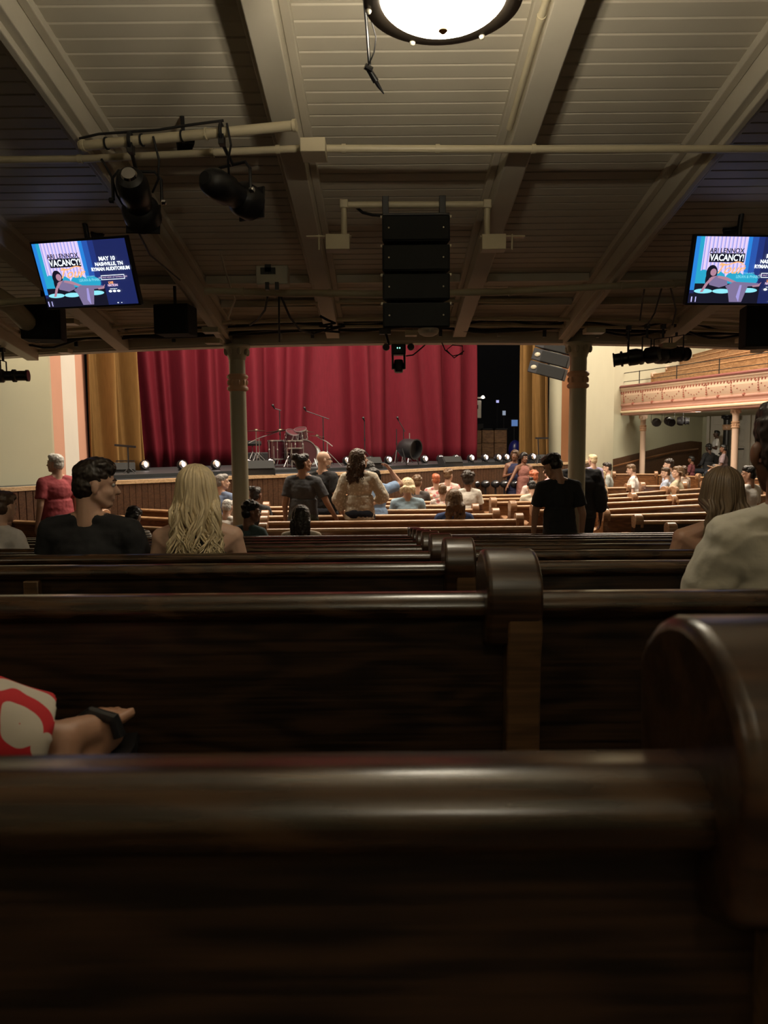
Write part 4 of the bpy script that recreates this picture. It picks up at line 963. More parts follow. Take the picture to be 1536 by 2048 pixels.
# monitor wedges and cases
def wedge(px, py, w, d, h, label, rz=.35, z=SR):
    p = gp(px, py, z); t = thing('monitor_wedge', label, 'stage monitor', p, rz)
    b = MB(); b.prism([(0, 0), (d, 0), (d, h), (d * .35, h), (0, h * .45)], -w / 2, w / 2); b.build('cabinet', 'blackmatte', t, bevel=.01)
    b = MB(); b.prism([(d * .02, h * .47), (d * .34, h * .97), (d * .32, h * 1.02), (-.012, h * .49)], -w * .45, w * .45); b.build('grille', 'grille', t)
wedge(521, 951, .5, .35, .24, 'black monitor wedge right of the left column', z=SZ)
wedge(748, 937, .34, .3, .2, 'small black monitor wedge right of the white-bloused woman')
wedge(908, 934, .44, .34, .22, 'black monitor wedge near the right part of the stage lip', z=SZ)
wedge(240, 952, .5, .3, .22, 'black monitor wedge at the left corner of the stage', z=SZ + .0)
wedge(1078, 926, .5, .3, .2, 'black monitor wedge at the foot of the right gold drape', z=SZ)
# music stand at the left corner, thin stand at the right
p = gp(258, 954, SZ); ms = thing('music_stand', 'black music stand in front of the left gold drape', 'music stand', p)
MB().tube([(0, 0, .05), (0, 0, .48)], .012, 8).build('tube', 'black', ms)
for k in range(3): a = 2.1 * k; MB().tube([(0, 0, .15), (.16 * math.cos(a), .16 * math.sin(a), .01)], .009, 6).build('leg', 'black', ms)
MB().box((-.04, 0, .50), (.34, .03, .035), Matrix.Rotation(.1, 3, 'Y')).build('tray', 'black', ms)
MB().box((-.05, 0, .26), (.3, .02, .02)).build('shelf_bar', 'black', ms)
p = gp(1078, 928, SZ); ms = thing('music_stand', 'thin black stand in front of the right gold drape', 'music stand', p)
MB().tube([(0, 0, .05), (-.03, 0, .6)], .014, 8).build('tube', 'black', ms); MB().box((.06, 0, .60), (.30, .03, .04)).build('tray', 'black', ms)
for k in range(3): a = 2.1 * k; MB().tube([(0, 0, .2), (.16 * math.cos(a), .16 * math.sin(a), .01)], .010, 6).build('leg', 'black', ms)
# backstage things glimpsed through the dark opening
M['crate'] = wood('crate_wood', (.10, .045, .018), (.22, .11, .045), .6, coat=0)
for i, (px, w) in enumerate([(953, .36), (976, .42), (1000, .42)]):
    p = gp(px, 926, SZ); t = thing('wooden_crate', '%s brown wooden cabinet backstage in the dark opening' % ['leftmost', 'middle', 'rightmost'][i], 'crate', (at(px, 900, 22.3).x, 22.3, SZ))
    MB().box((0, .2, .45), (w, .4, .9)).build('body', 'crate', t, bevel=.01)
    for z in (.24, .68): MB().box((0, -.012, z), (w * .84, .02, .36)).build('door_panel', 'crate', t, bevel=.008)
    MB().box((0, .2, .92), (w + .04, .46, .04)).build('top_board', 'blackmatte', t, bevel=.004)
p = at(950, 838, 23.0); t = thing('road_case', 'pale equipment rack at the hem of the red curtain backstage', 'rack', (p.x, 23.0, SZ))
MB().box((0, .1, .55), (.5, .5, 1.1)).build('lower_case', 'blackmatte', t, bevel=.01); MB().box((-.02, 0, 1.55), (.40, .3, .55)).build('rack_body', 'white', t, bevel=.02); MB().box((-.03, -.16, 1.62), (.22, .02, .12)).build('panel', 'black', t)
MB().box((.02, 0, 1.9), (.55, .35, .05)).build('shelf', 'white', t, bevel=.01); MB().ell((.22, -.2, 1.92), .05, 10, 7).build('work_lamp', emis('work_lamp', (1, .95, .85), 5), t)
def smallglow(px, py, Y, w, h, c, s, label, name='control_screen', cat='screen'):
    p = at(px, py, Y); t = thing(name, label, cat, (p.x, p.y, SZ)); z = p.z - SZ
    MB().box((0, 0, z), (w, .03, h)).build('frame', 'black', t, bevel=.004); MB().box((0, -.017, z), (w * .86, .006, h * .8)).build('lit_face', emis(label[:20], c, s), t)
    MB().tube([(0, .03, 0), (0, .03, z)], .02, 8).build('post', 'black', t); MB().lathe([(.16, 0), (.16, .02), (.02, .03)], n=14).build('foot', 'black', t)
smallglow(1029, 846, 22.5, .22, .24, (.10, .2, .45), .8, 'dim blue monitor backstage beside the right gold drape')
smallglow(1008, 826, 24.0, .12, .18, (.3, .35, .45), .8, 'small pale sign on a post backstage in the dark opening', 'sign_post', 'sign')
smallglow(995, 803, 25.0, .11, .11, (.5, .5, .9), .9, 'small bright round lamp high backstage', 'work_light', 'lamp')
p = at(1030, 900, 21.6); t = thing('plastic_bin', 'blue wrapped bundle on the floor behind the right gold drape', 'bundle', (p.x, p.y, SZ))
b = MB(); b.ell((0, 0, .28), (.2, .18, .3), 14, 10); me_ = b.build('wrap', mat('blue_wrap', (.01, .012, .12), .3, var=.5), t); t.name = 'blue_bundle'
MB().lathe([(.16, 0), (.17, .05), (.05, .06)], n=12).build('base', 'black', t)
# hanging array at the right of the stage
t = thing('line_array_speaker', 'dark angular speaker cluster hanging left of the right column, above the gold drape', 'speaker', at(1106, 722, 16.8))
t.rotation_euler = (0, 0, -.5); cc = Matrix.Rotation(.30, 3, 'Y')
for i in range(3):
    z = .34 - .29 * i; b = MB(); b.hexa([cc @ Vector((x, y, z + zz)) for zz in (-.135, .135) for x, y in [(-.46, -.2), (.40, -.2), (.32, .3), (-.38, .3)]]); o = b.build('cabinet', mat('array_grey', (.022, .023, .027), .7), t, bevel=.02)
    b = MB(); b.hexa([cc @ Vector((x, y, z + zz)) for zz in (-.115, .115) for x, y in [(-.24, -.215), (.38, -.215), (.38, -.202), (-.24, -.202)]]); b.build('grille', 'grille', o)
    MB().ell(cc @ Vector((-.33, -.21, z)), (.07, .02, .05), 12, 7).build('horn', 'colpaint', o)
MB().tube([(0, 0, .4), (0, 0, 3.6)], .03, 8).build('hanging_cable', 'black', t)
# under-gallery lamps, wall pipe, gallery bracket
for i, (x, y) in enumerate([(1313, 845), (1339, 843), (1366, 842)]):
    ellipsoidal(at(x, y, 22.4 - i * .5), [(-.2, -1, -.1), (.1, -1, -.3), (1, -.4, .0)][i], .34, .13, '%s of the three dark lamps hanging under the side gallery' % ['left', 'middle', 'right'][i])
conduit('wall_pipe', at3([(1212, 742, 21.4), (1209, 800, 21.4), (1203, 860, 21.4), (1195, 935, 21.4)]), .045, 'blackmatte', 'slanting dark pipe on the cream wall beside the side gallery', 'pipe', straps=(.3, .7))
t = thing('equipment_bracket', 'dark bracket and shelf at the far end of the side gallery rail', 'bracket', at(1225, 737, 23.6)); 
MB().box((0, 0, 0), (.75, .3, .04)).build('shelf', 'blackmatte', t); MB().tube([(.3, 0, 0), (-.15, 0, -.45)], .02, 6).build('strut', 'blackmatte', t); MB().tube([(-.2, 0, 0), (-.2, 0, -.66)], .02, 6).build('post', 'blackmatte', t)
# patterned bag on the pew end
p = gp(1212, 1026, .84); t = thing('patterned_bag', 'black and cream patterned bag hanging at a pew end beside the man in black', 'bag', p + Vector((-.03, -.10, 0)))
m_, nt_, b_ = new_mat('bag_pattern'); vt = nt_.nodes.new('ShaderNodeTexVoronoi'); vt.inputs['Scale'].default_value = 26; cr_ = nt_.nodes.new('ShaderNodeValToRGB'); cr_.color_ramp.interpolation = 'CONSTANT'; cr_.color_ramp.elements[1].position = .42
cr_.color_ramp.elements[0].color = (.55, .45, .33, 1); cr_.color_ramp.elements[1].color = (.02, .018, .018, 1); tc_ = nt_.nodes.new('ShaderNodeTexCoord'); nt_.links.new(tc_.outputs['Object'], vt.inputs['Vector']); nt_.links.new(vt.outputs['Distance'], cr_.inputs[0]); nt_.links.new(cr_.outputs[0], b_.inputs['Base Color'])
b = MB(); b.ell((0, 0, -.13), (.075, .05, .17), 16, 12); b.build('bag_body', m_, t); MB().tube([(-.05, 0, -.0), (-.03, .03, .10), (.03, .05, .10), (.05, 0, -.0)], .008, 8).build('strap', 'black', t)
# small fittings on near pews
# ------------------------------------------------------------ people
def remesh(b, vox, sm=4, disp=None):
    me = b.mesh('tmp', False); o = bpy.data.objects.new('tmp', me); col.objects.link(o)
    m1 = o.modifiers.new('r', 'REMESH'); m1.mode = 'VOXEL'; m1.voxel_size = vox
    m2 = o.modifiers.new('s', 'SMOOTH'); m2.iterations = sm; m2.factor = .5
    dg = bpy.context.evaluated_depsgraph_get(); out = bpy.data.meshes.new_from_object(o.evaluated_get(dg))
    bpy.data.objects.remove(o); bpy.data.meshes.remove(me)
    if disp:
        nr = [v.normal.copy() for v in out.vertices]
        for v, n_ in zip(out.vertices, nr): v.co += n_ * disp(v.co)
    out.polygons.foreach_set('use_smooth', [True] * len(out.polygons)); out.update()
    return out
_mc = {}
def skinm(c):
    k = ('skin',) + tuple(c)
    if k not in _mc:
        m = mat('skin', c, .5, var=.08, scale=14, bump=.05); b = m.node_tree.nodes['Principled BSDF']; b.inputs['Subsurface Weight'].default_value = .08; b.inputs['Subsurface Radius'].default_value = (.02, .008, .005); _mc[k] = m
    return _mc[k]
def hairm(c):
    k = ('hair',) + tuple(c)
    if k not in _mc: _mc[k] = mat('hair', c, .42, var=.55, scale=60, bump=.5, stretch=(1, 1, .12), bdist=.006)
    return _mc[k]
def cloth(c, pat=None, c2=None):
    k = ('cloth', pat) + tuple(c)
    if k in _mc: return _mc[k]
    m = mat('cloth', c, .85, var=.12, scale=9, bump=.5, bdist=.02)
    if pat:
        nt = m.node_tree; b = nt.nodes['Principled BSDF']; tc = nt.nodes.new('ShaderNodeTexCoord'); cr = nt.nodes.new('ShaderNodeValToRGB'); cr.color_ramp.interpolation = 'CONSTANT'
        if pat == 'stripe':
            w = nt.nodes.new('ShaderNodeTexWave'); w.bands_direction = 'Z'; w.inputs['Scale'].default_value = 14; w.inputs['Distortion'].default_value = 1.5; src = w.outputs[0]; cr.color_ramp.elements[1].position = .68
        elif pat == 'check':
            w = nt.nodes.new('ShaderNodeTexChecker'); w.inputs['Scale'].default_value = 26; src = w.outputs[1]; cr.color_ramp.elements[1].position = .5
        else:
            w = nt.nodes.new('ShaderNodeTexVoronoi'); w.inputs['Scale'].default_value = {'floral': 13, 'lace': 30}[pat]; src = w.outputs['Distance']; cr.color_ramp.elements[1].position = .38
        nt.links.new(tc.outputs['Object'], w.inputs['Vector']); cr.color_ramp.elements[0].color = (*c, 1); cr.color_ramp.elements[1].color = (*c2, 1)
        nt.links.new(src, cr.inputs[0]); nt.links.new(cr.outputs[0], b.inputs['Base Color'])
    _mc[k] = m
    return m
SKIN = {'pale': (.60, .38, .28), 'fair': (.53, .32, .23), 'tan': (.42, .23, .15), 'brown': (.17, .075, .042), 'dark': (.075, .033, .02)}
HAIR = {'black': (.008, .007, .007), 'dark': (.022, .014, .010), 'brown': (.06, .032, .017), 'light': (.14, .08, .04), 'blond': (.70, .53, .33), 'grey': (.22, .21, .20), 'white': (.55, .53, .5), 'ginger': (.45, .13, .06), 'olive': (.15, .10, .058)}
def ecyl(b, c0, c1, r0, r1, n=24):   # flat-ended elliptic tube
    c0 = Vector(c0); c1 = Vector(c1); k = 6; vs = []; fs = []
    for i in range(k + 1):
        t = i / k; c = c0.lerp(c1, t); rx = r0[0] + (r1[0] - r0[0]) * t; ry = r0[1] + (r1[1] - r0[1]) * t
        for j in range(n): a = 2 * math.pi * j / n; vs.append(c + Vector((rx * math.cos(a), ry * math.sin(a), 0)))
    for i in range(k):
        for j in range(n): fs.append((i * n + j, i * n + (j + 1) % n, (i + 1) * n + (j + 1) % n, (i + 1) * n + j))
    fs += [tuple(range(n))[::-1], tuple(range(k * n, (k + 1) * n))]; b.add(vs, fs)
ARMS = {'down': ((.06, -.02, -.29), (.07, .05, -.54)), 'lap': ((.07, .05, -.28), (-.05, .27, -.33)), 'fold': ((.07, .05, -.27), (-.12, .24, -.20)), 'akimbo': ((.17, -.08, -.24), (.02, .06, -.42)),
        'rest': ((.10, .07, -.27), (.12, .30, -.30)), 'out': ((.16, .06, -.24), (.30, .12, -.42)), 'pewlean': ((.12, .02, -.27), (.23, .10, -.50)), 'face': ((.08, .14, -.24), (-.05, .22, .02)), 'up': ((.22, .05, -.02), (.05, .02, .16)),
        'hip': ((.16, -.10, -.24), (.05, .02, -.40)), 'phone': ((.05, .08, -.27), (-.08, .30, -.12)), 'lean': ((.12, .10, -.25), (.20, .26, -.44)), 'clasp': ((.10, -.02, -.27), (-.08, .18, -.34))}
def hand(b, w, d, up, s=1.0, curl=.35):
    w = Vector(w); d = Vector(d).normalized(); up = Vector(up); sd = d.cross(up).normalized(); up = sd.cross(d)
    for k in (-1.5, -.5, .5, 1.5):
        b.cap(w + sd * k * .012 * s, w + d * .075 * s + sd * k * .019 * s, .016 * s, .0105 * s, 8)
        L = (.065, .078, .082, .072)[int(k + 1.5)] * s; p0 = w + d * .078 * s + sd * k * .0215 * s; d1 = (d - up * curl).normalized(); p1 = p0 + d1 * L * .5; d2 = (d - up * curl * 2.6).normalized(); p2 = p1 + d2 * L * .5
        b.cap(p0, p1, .0092 * s, .0084 * s, 8); b.cap(p1, p2, .0084 * s, .0072 * s, 8)
    p0 = w + d * .018 * s - sd * .022 * s; p1 = p0 + (d * .55 - sd * .85 - up * .2).normalized() * .04 * s; p2 = p1 + (d * .9 - sd * .25 - up * .35).normalized() * .034 * s
    b.cap(p0, p1, .0125 * s, .0105 * s, 8); b.cap(p1, p2, .0105 * s, .0085 * s, 8)
def hair_mesh(style, Mh, seed, vox, L=.34, near=False, wav=.018, torso_y=-.12):
    rnd = random.Random(seed); b = MB(); T = lambda p: Mh @ Vector(p)
    rot = Mh.to_3x3()
    def E(c, r): b.ell(T(c), r, 16, 10, rot)
    if style == 'bald': return None
    if style in ('short', 'neat', 'bun', 'long', 'pony', 'beanie', 'wavy', 'fringe'):
        E((0, -.020, .048), (.081, .094, .078)); E((0, -.045, -.005), (.076, .066, .082))
        E((0, .03, .082), (.066, .058, .045))
    if style == 'short': E((0, .005, .092), (.070, .080, .044)); 
    if style == 'wavy':
        for k in range(26): a = rnd.uniform(0, 6.28); e = rnd.uniform(.1, 1.4); E((.082 * math.cos(a) * math.cos(e), -.015 + .09 * math.sin(a) * math.cos(e) * (1 if math.sin(a) < 0 else .75), .045 + .08 * math.sin(e)), (.024,) * 3)
    if style == 'afro':
        E((0, -.02, .062), (.118, .118, .102)); E((0, -.05, .0), (.105, .08, .09))
        for k in range(60): a = rnd.uniform(0, 6.28); e = rnd.uniform(-.1, 1.5); E((.115 * math.cos(a) * math.cos(e), -.025 + .112 * math.sin(a) * math.cos(e), .06 + .1 * math.sin(e)), (.022,) * 3)
    if style == 'flat':   # rounded high-top
        E((0, -.012, .075), (.10, .11, .065)); E((0, -.045, .01), (.085, .072, .07))
    if style == 'bun':
        for k in range(14): a = k * .45; b.ell(T((.028 * math.cos(a) + .0, -.105 + .028 * math.sin(a), .10 + .02 * math.sin(a * 2.3))), .026, 10, 7)
    if style == 'topbun': E((0, -.02, .048), (.081, .094, .078)); E((0, -.045, -.005), (.076, .066, .08)); E((0, -.05, .145), (.04, .04, .04)); 
    if style == 'ring': E((0, -.045, .0), (.080, .062, .055))
    if style in ('long', 'pony'):
        n = (150 if near else 54) if style == 'long' else 30
        for k in range(n):
            a = math.pi * (1.06 + .88 * (k + rnd.random()) / n) if style == 'long' else math.pi * rnd.uniform(1.4, 1.6)
            a = -math.pi * (-.16 + 1.32 * (k + rnd.random() * .6) / n) if style == 'long' else a   # angle round the back, from one temple to the other
            lay = rnd.uniform(0, 1); pts = []; rr = []
            l = L * rnd.uniform(.75, 1.04); ph = rnd.uniform(0, 6.28) if not near else a * 5 + rnd.uniform(-.5, .5) ; fr = rnd.uniform(.8, 1.2)
            for i in range(15 if near else 11):
                t = i / (14 if near else 10)
                if t < .35:
                    e = math.pi / 2 * (1 - t / .35); p = Vector(((.080 + .012 * lay) * math.cos(a) * math.cos(e), -.02 + (.094 + .012 * lay) * math.sin(a) * math.cos(e), .04 + (.088 + .008 * lay) * math.sin(e)))
                    q = T(p)
                else:
                    u = (t - .35) / .65; q0 = T(Vector(((.080 + .012 * lay) * math.cos(a), -.02 + (.094 + .012 * lay) * math.sin(a), .04)))
                    fl = 1 + .45 * u * (1.3 - u); cen = T(Vector((0, -.02, .04)))
                    q = Vector((cen.x + (q0.x - cen.x) * fl, min(cen.y + (q0.y - cen.y) * (1 + .25 * u), 9), q0.z - l * u))
                    if style == 'pony': q.x = cen.x + (q0.x - cen.x) * .8; q.y = cen.y - .10 - .02 * u
                    # lie on the back of the shoulders
                    if u > .25: q.y = min(q.y, torso_y - .012 * lay + (.10 if abs(q.x - cen.x) > .11 and q.y > cen.y - .02 else 0) + .03)
                    w = wav * u; q += Vector((w * math.sin(ph + u * 11 * fr), w * .8 * math.cos(ph * 1.7 + u * 10 * fr), 0))
                pts.append(q); rr.append((.010 if near else .015) * (1 - .72 * max(0, t - .45) / .55) * (.9 if near else 1))
            b.tube(pts, rr, 6 if near else 5)
    if style == 'long' and near:
        return b
    return b
def person(px, pytop, Y, face, label, pose='sit', H=None, skin='fair', hair=('short', 'dark'), top=((.02, .02, .022), 'short'), bottom=(.03, .035, .05), arms=('lap', 'lap'), head=(0, 0, 0), lean=0, fat=1.0, vox=.011,
           glasses=False, beard=None, pat=None, zf=None, name='person', group=None, hairL=.34, extra=None, near=False, wav=.018, handR=None, dress=False, strap=False, shoulders=1.0, tilt=0):
    ptop = at(px, pytop, Y); zf = floor_z(Y) if zf is None else zf; total = ptop.z - zf
    base = 1.735 if pose == 'stand' else 1.335
    s = total / base
    if H: s = H
    t = thing(name, label, 'person', (ptop.x, ptop.y, zf if not H else ptop.z - base * s), R(face), group)
    sit = pose == 'sit'; dz = -.385 if sit else 0
    S = Matrix.Scale(s, 4); yaw, pit, rol = [R(a) for a in head]
    pel = Vector((0, 0, .93 + dz)); Lr = Matrix.Translation(pel) @ Matrix.Rotation(R(-lean), 4, 'X') @ Matrix.Rotation(R(tilt), 4, 'Y') @ Matrix.Translation(-pel)
    TT = lambda p: Lr @ Vector((p[0], p[1], p[2] + dz))
    r3 = Lr.to_3x3()
    neck = TT((0, -.012, 1.475)); hc = neck + Vector((0, .018, .135))
    Mh = Matrix.Translation(neck) @ Matrix.Rotation(yaw, 4, 'Z') @ Matrix.Rotation(pit, 4, 'X') @ Matrix.Rotation(rol, 4, 'Y') @ Matrix.Translation((0, .022, .14))
    rh = Mh.to_3x3()
    H_ = lambda p: Mh @ Vector(p)
    b = MB()
    def EH(c, r, n=16, k=10): b.ell(H_(c), r, n, k, rh)
    EH((0, -.012, .03), (.075, .092, .085)); EH((0, .026, -.028), (.060, .066, .082)); EH((0, .056, -.088), (.028, .028, .024))
    for q in (-1, 1):
        b.cap(H_((q * .050, .0, -.05)), H_((q * .022, .052, -.088)), .024, .022); EH((q * .034, .058, -.032), (.024, .022, .024)); EH((q * .079, -.006, -.012), (.010, .019, .031), 10, 8)
        b.cap(H_((q * .014, .082, .024)), H_((q * .046, .066, .02)), .010, .009, 8)
    b.cap(H_((0, .080, .008)), H_((0, .104, -.028)), .009, .014, 10); b.cap(H_((-.018, .083, -.060)), H_((.018, .083, -.060)), .009, .009, 8)
    b.cap(H_((0, -.03, -.05)), TT((0, -.015, 1.42)), .056, .062)
    ws = .93 * shoulders
    TE = lambda c, r, bb=b: bb.ell(TT(c), r, 18, 12, r3)
    TE((0, 0, 1.27), (.158 * fat * ws, .112 * fat, .175)); TE((0, .012 * fat, 1.08), (.140 * fat, .112 * fat, .15)); TE((0, -.01, .94), (.162 * fat, .122 * fat, .13))
    SH = []
    for q, nm in ((-1, 0), (1, 1)):
        sh = TT((q * .182 * ws * (1 + (fat - 1) * .5), -.008, 1.392)); SH.append(sh)
        b.cap(TT((q * .03, -.02, 1.455)), sh, .042, .052); b.cap(TT((q * .07, .0, 1.33)), sh, .08 * fat, .055)
    elb = []; wr = []
    for i, q in ((0, -1), (1, 1)):
        e, w = ARMS[arms[i]] if isinstance(arms[i], str) else arms[i]
        e = SH[i] + (r3 if not sit else Matrix.Identity(3)) @ Vector((q * e[0], e[1], e[2])); w = SH[i] + (r3 if not sit else Matrix.Identity(3)) @ Vector((q * w[0], w[1], w[2])); elb.append(e); wr.append(w)
        b.cap(SH[i], e, .050 * fat ** .5, .038 * fat ** .5); b.cap(e, w, .038 * fat ** .5, .025); d = (w - e).normalized()
        hand(b, w, d, Vector((0, -.3, 1)) if abs(d.z) < .8 else Vector((q * .9, 0, 0)), 1, .35)
    hip = []; kn = []; an = []
    for i, q in ((0, -1), (1, 1)):
        h_ = Vector((q * .09 * fat, 0, .90 + dz)); hip.append(h_)
        if sit: k_ = Vector((q * .12, .44, .50)); a_ = Vector((q * .12, .44, .09))
        else: k_ = Vector((q * .10, .02, .50)); a_ = Vector((q * .11, -.01, .09))
        kn.append(k_); an.append(a_); b.cap(h_, k_, .082 * fat, .055); b.cap(k_, a_, .052, .036)
        b.cap(a_ + Vector((0, -.03, -.04)), a_ + Vector((q * .02, .14, -.055)), .034, .028); b.cap(a_ + Vector((q * .02, .14, -.055)), a_ + Vector((q * .02, .18, -.06)), .028, .022)
    me = remesh(b, vox, 3 if vox > .008 else 2); me.transform(S); body = link('body', me, skinm(SKIN[skin]), t)
    # eyes and brows
    for q in (-1, 1):
        e_ = MB(); e_.ell(H_((q * .031, .0755, .006)), (.0135, .0095, .0095), 10, 7, rh); e_.m(1).ell(H_((q * .031, .0825, .006)), (.006, .005, .006), 8, 6, rh)
        m_ = e_.mesh('eye'); m_.transform(S); link('eye', m_, [_mc.setdefault('eyew', mat('eye_white', (.5, .48, .45), .3)), _mc.setdefault('eyed', mat('iris', (.015, .01, .008), .2))], t)
    hs, hcol = hair; hm_ = hairm(HAIR[hcol]) if hs != 'beanie' else None
    for q in (-1, 1):
        e_ = MB(); e_.tube([H_((q * .014, .0905, .028)), H_((q * .032, .084, .034)), H_((q * .048, .072, .030))], [.0030, .0036, .002], 6)
        m_ = e_.mesh('eyebrow'); m_.transform(S); link('eyebrow', m_, hairm(HAIR[hcol if hcol not in ('blond', 'white') else 'light']), t)
    ty = neck.y - .10 * fat - .02
    hb = hair_mesh(hs, Mh, hash(label) % 1000 if False else len(label), vox, hairL, near, wav, ty)
    if hb:
        if hs == 'long' and near: hm2 = hb.mesh('hair', ang=180)
        else: hm2 = remesh(hb, vox * .75, 2, (lambda co: .005 * noise.noise(co * 60)) if hs not in ('beanie',) else None)
        hm2.transform(S); link('hair', hm2, hairm(HAIR[hcol]), t)
    if beard:
        bb = MB(); bb.ell(H_((0, .052, -.085)), (.042, .036, .036), 14, 9, rh); bb.ell(H_((0, .03, -.075)), (.058, .045, .03), 14, 9, rh); bb.cap(H_((-.022, .088, -.046)), H_((.022, .088, -.046)), .007, .007, 8)
        m_ = remesh(bb, .006, 2, lambda co: .003 * noise.noise(co * 90)); m_.transform(S); link('beard', m_, hairm(HAIR[beard]), t)
    if glasses:
        g = MB()
        for q in (-1, 1): g.tube([H_((q * .031 + .022 * math.cos(a_), .094, .003 + .017 * math.sin(a_))) for a_ in [k * math.pi / 8 for k in range(17)]], .0022, 6); g.tube([H_((q * .053, .092, .008)), H_((q * .078, .0, .008))], .002, 6)
        g.tube([H_((-.010, .096, .005)), H_((.010, .096, .005))], .002, 6); m_ = g.mesh('glasses'); m_.transform(S); link('glasses', m_, 'black', t)
    # upper garment
    tc_, slv = top; G = .014
    if slv != 'bare':
        c = MB(); CE = lambda q, r: c.ell(TT(q), r, 20, 12, r3)
        CE((0, 0, 1.27), (.158 * fat * ws + G, .112 * fat + G, .178)); CE((0, .012 * fat, 1.10), (.142 * fat + G + .006, .112 * fat + G + .004, .17))
        zb = .86 if not dress else .80
        n0 = len(c.v); ecyl(c, (0, 0, zb + .0), (0, .005, 1.16), (.172 * fat + G, .128 * fat + G), (.148 * fat + G, .112 * fat + G))
        c.v[n0:] = [tuple(TT(v)) for v in c.v[n0:]]
        for i, q in ((0, -1), (1, 1)):
            if slv != 'strap':
                c.cap(TT((q * .045, -.02, 1.44)), SH[i], .046, .064); c.cap(TT((q * .07, .0, 1.33)), SH[i], .08 * fat + G, .066)
            else: c.cap(TT((q * .07, .0, 1.30)), TT((q * .10, .0, 1.33)), .07 * fat + G, .06)
            if slv == 'short': c.lathe([(.064 * fat ** .5, 0), (.066 * fat ** .5, .12), (.068 * fat ** .5, (elb[i] - SH[i]).length * .72)], SH[i], elb[i] - SH[i], 16)
            if slv in ('long', 'loose'):
                k_ = 1.5 if slv == 'loose' else 1.0
                c.cap(SH[i], elb[i], .064 * fat ** .5, .054 * k_); c.cap(elb[i], elb[i].lerp(wr[i], .9 if slv == 'long' else .45), .054 * k_, .037 * (k_ * 1.3))
        amp = .010 if slv == 'loose' else (.016 if near and pose == 'sit' and hs == 'short' else .006)
        m_ = remesh(c, max(vox, .009) if not near else vox, 3, lambda co: amp * (noise.noise(Vector((co.x * 9, co.y * 9, co.z * 16))) if amp < .012 else .3 - abs(noise.noise(Vector((co.x * 9 + co.z * 7, co.y * 9, co.z * 13 - co.x * 6))))) + .003 * noise.noise(co * 34)); m_.transform(S)
        link({'long': 'shirt', 'short': 't_shirt', 'loose': 'blouse', 'strap': 'top'}[slv] if not dress else 'dress_bodice', m_, cloth(tc_, pat[0] if pat else None, pat[1] if pat else None), t)
    # trousers or skirt
    if bottom:
        c = MB(); c.ell((0, -.01, .93 + dz), (.166 * fat + G, .126 * fat + G, .12), 18, 12)
        if dress and not sit:
            ecyl(c, (0, .0, .14), (0, 0, .98), (.26, .22), (.16 * fat, .12 * fat))
        else:
            for i in (0, 1): c.cap(hip[i], kn[i], .084 * fat + G, .062 + G * .6); c.cap(kn[i], kn[i].lerp(an[i], .92), .062 + G * .6, .052)
        m_ = remesh(c, max(vox, .011), 3, lambda co: .006 * noise.noise(co * 11)); m_.transform(S); link('skirt' if dress else 'trousers', m_, cloth(bottom), t)
    for i, q in ((0, -1), (1, 1)):
        c = MB(); a_ = an[i]; c.ell(a_ + Vector((q * .01, .07, -.045)), (.046, .14, .042), 14, 9); c.ell(a_ + Vector((0, -.015, -.02)), (.042, .055, .055), 12, 8)
        c.box(a_ + Vector((q * .01, .065, -.078)), (.085, .27, .022)); m_ = remesh(c, .011, 3); m_.transform(S); link('shoe', m_, _mc.setdefault('shoe', mat('shoe', (.03, .028, .028), .5)), t)
    if strap:
        c = MB()
        for q in (-1, 1):
            c.tube([TT((q * .105, .085, 1.36)), TT((q * .11, .02, 1.455)), TT((q * .11, -.06, 1.43)), TT((q * .10, -.118 * fat, 1.33)), TT((q * .095, -.125 * fat, 1.20))], .0045, 8)
        m_ = c.mesh('shoulder_strap'); m_.transform(S); link('shoulder_strap', m_, 'blackmatte', t)
    if hs == 'beanie' or (extra and 'cap' in extra):
        c = MB(); col_ = (.012, .012, .014) if hs == 'beanie' else (.25, .16, .10)
        c.ell(H_((0, -.014, .055)), (.086, .100, .085), 20, 12, rh); c.ell(H_((0, -.014, .028)), (.088, .103, .03), 20, 8, rh)
        if extra and 'cap' in extra: c.ell(H_((0, .10, .05)), (.055, .06, .012), 16, 8, rh)
        m_ = remesh(c, .008, 3); m_.transform(S); link('hat', m_, cloth(col_), t)
    return t, Mh, S, TT
W_ = (.72, .68, .62)
BK = (.013, .013, .015)
# near left couple
person(176, 925, 3.33, -5, 'person with short dark hair in a black shirt, in profile beside the blonde woman', skin='fair', hair=('short', 'dark'), top=(BK, 'short'), head=(-62, -6, 0), vox=.0065, arms=('lap', 'lap'), fat=1.08, shoulders=1.1)
person(392, 942, 3.30, 8, 'person with long wavy blonde hair and a bare back with a thin black strap', skin='pale', hair=('long', 'blond'), top=(BK, 'strap'), head=(18, 0, 0), vox=.0065, near=True, wav=.040, hairL=.42, strap=True, fat=1.0)
# near right
person(1440, 946, 3.25, -4, 'person with long brown hair and bare shoulders left of the man in the white shirt', skin='tan', hair=('long', 'olive'), top=(BK, 'strap'), head=(-14, -4, 4), vox=.0065, near=True, wav=.022, hairL=.40, fat=1.02)
person(1634, 806, 1.62, 6, 'large person in an off-white shirt cut off by the right edge, seen from behind', skin='brown', hair=('short', 'dark'), top=((.50, .47, .39), 'long'), head=(-14, -4, 0), vox=.0055, arms=(((.10, .05, -.26), (.14, .26, -.34)), 'rest'), fat=1.05, shoulders=.90, lean=10, near=True)
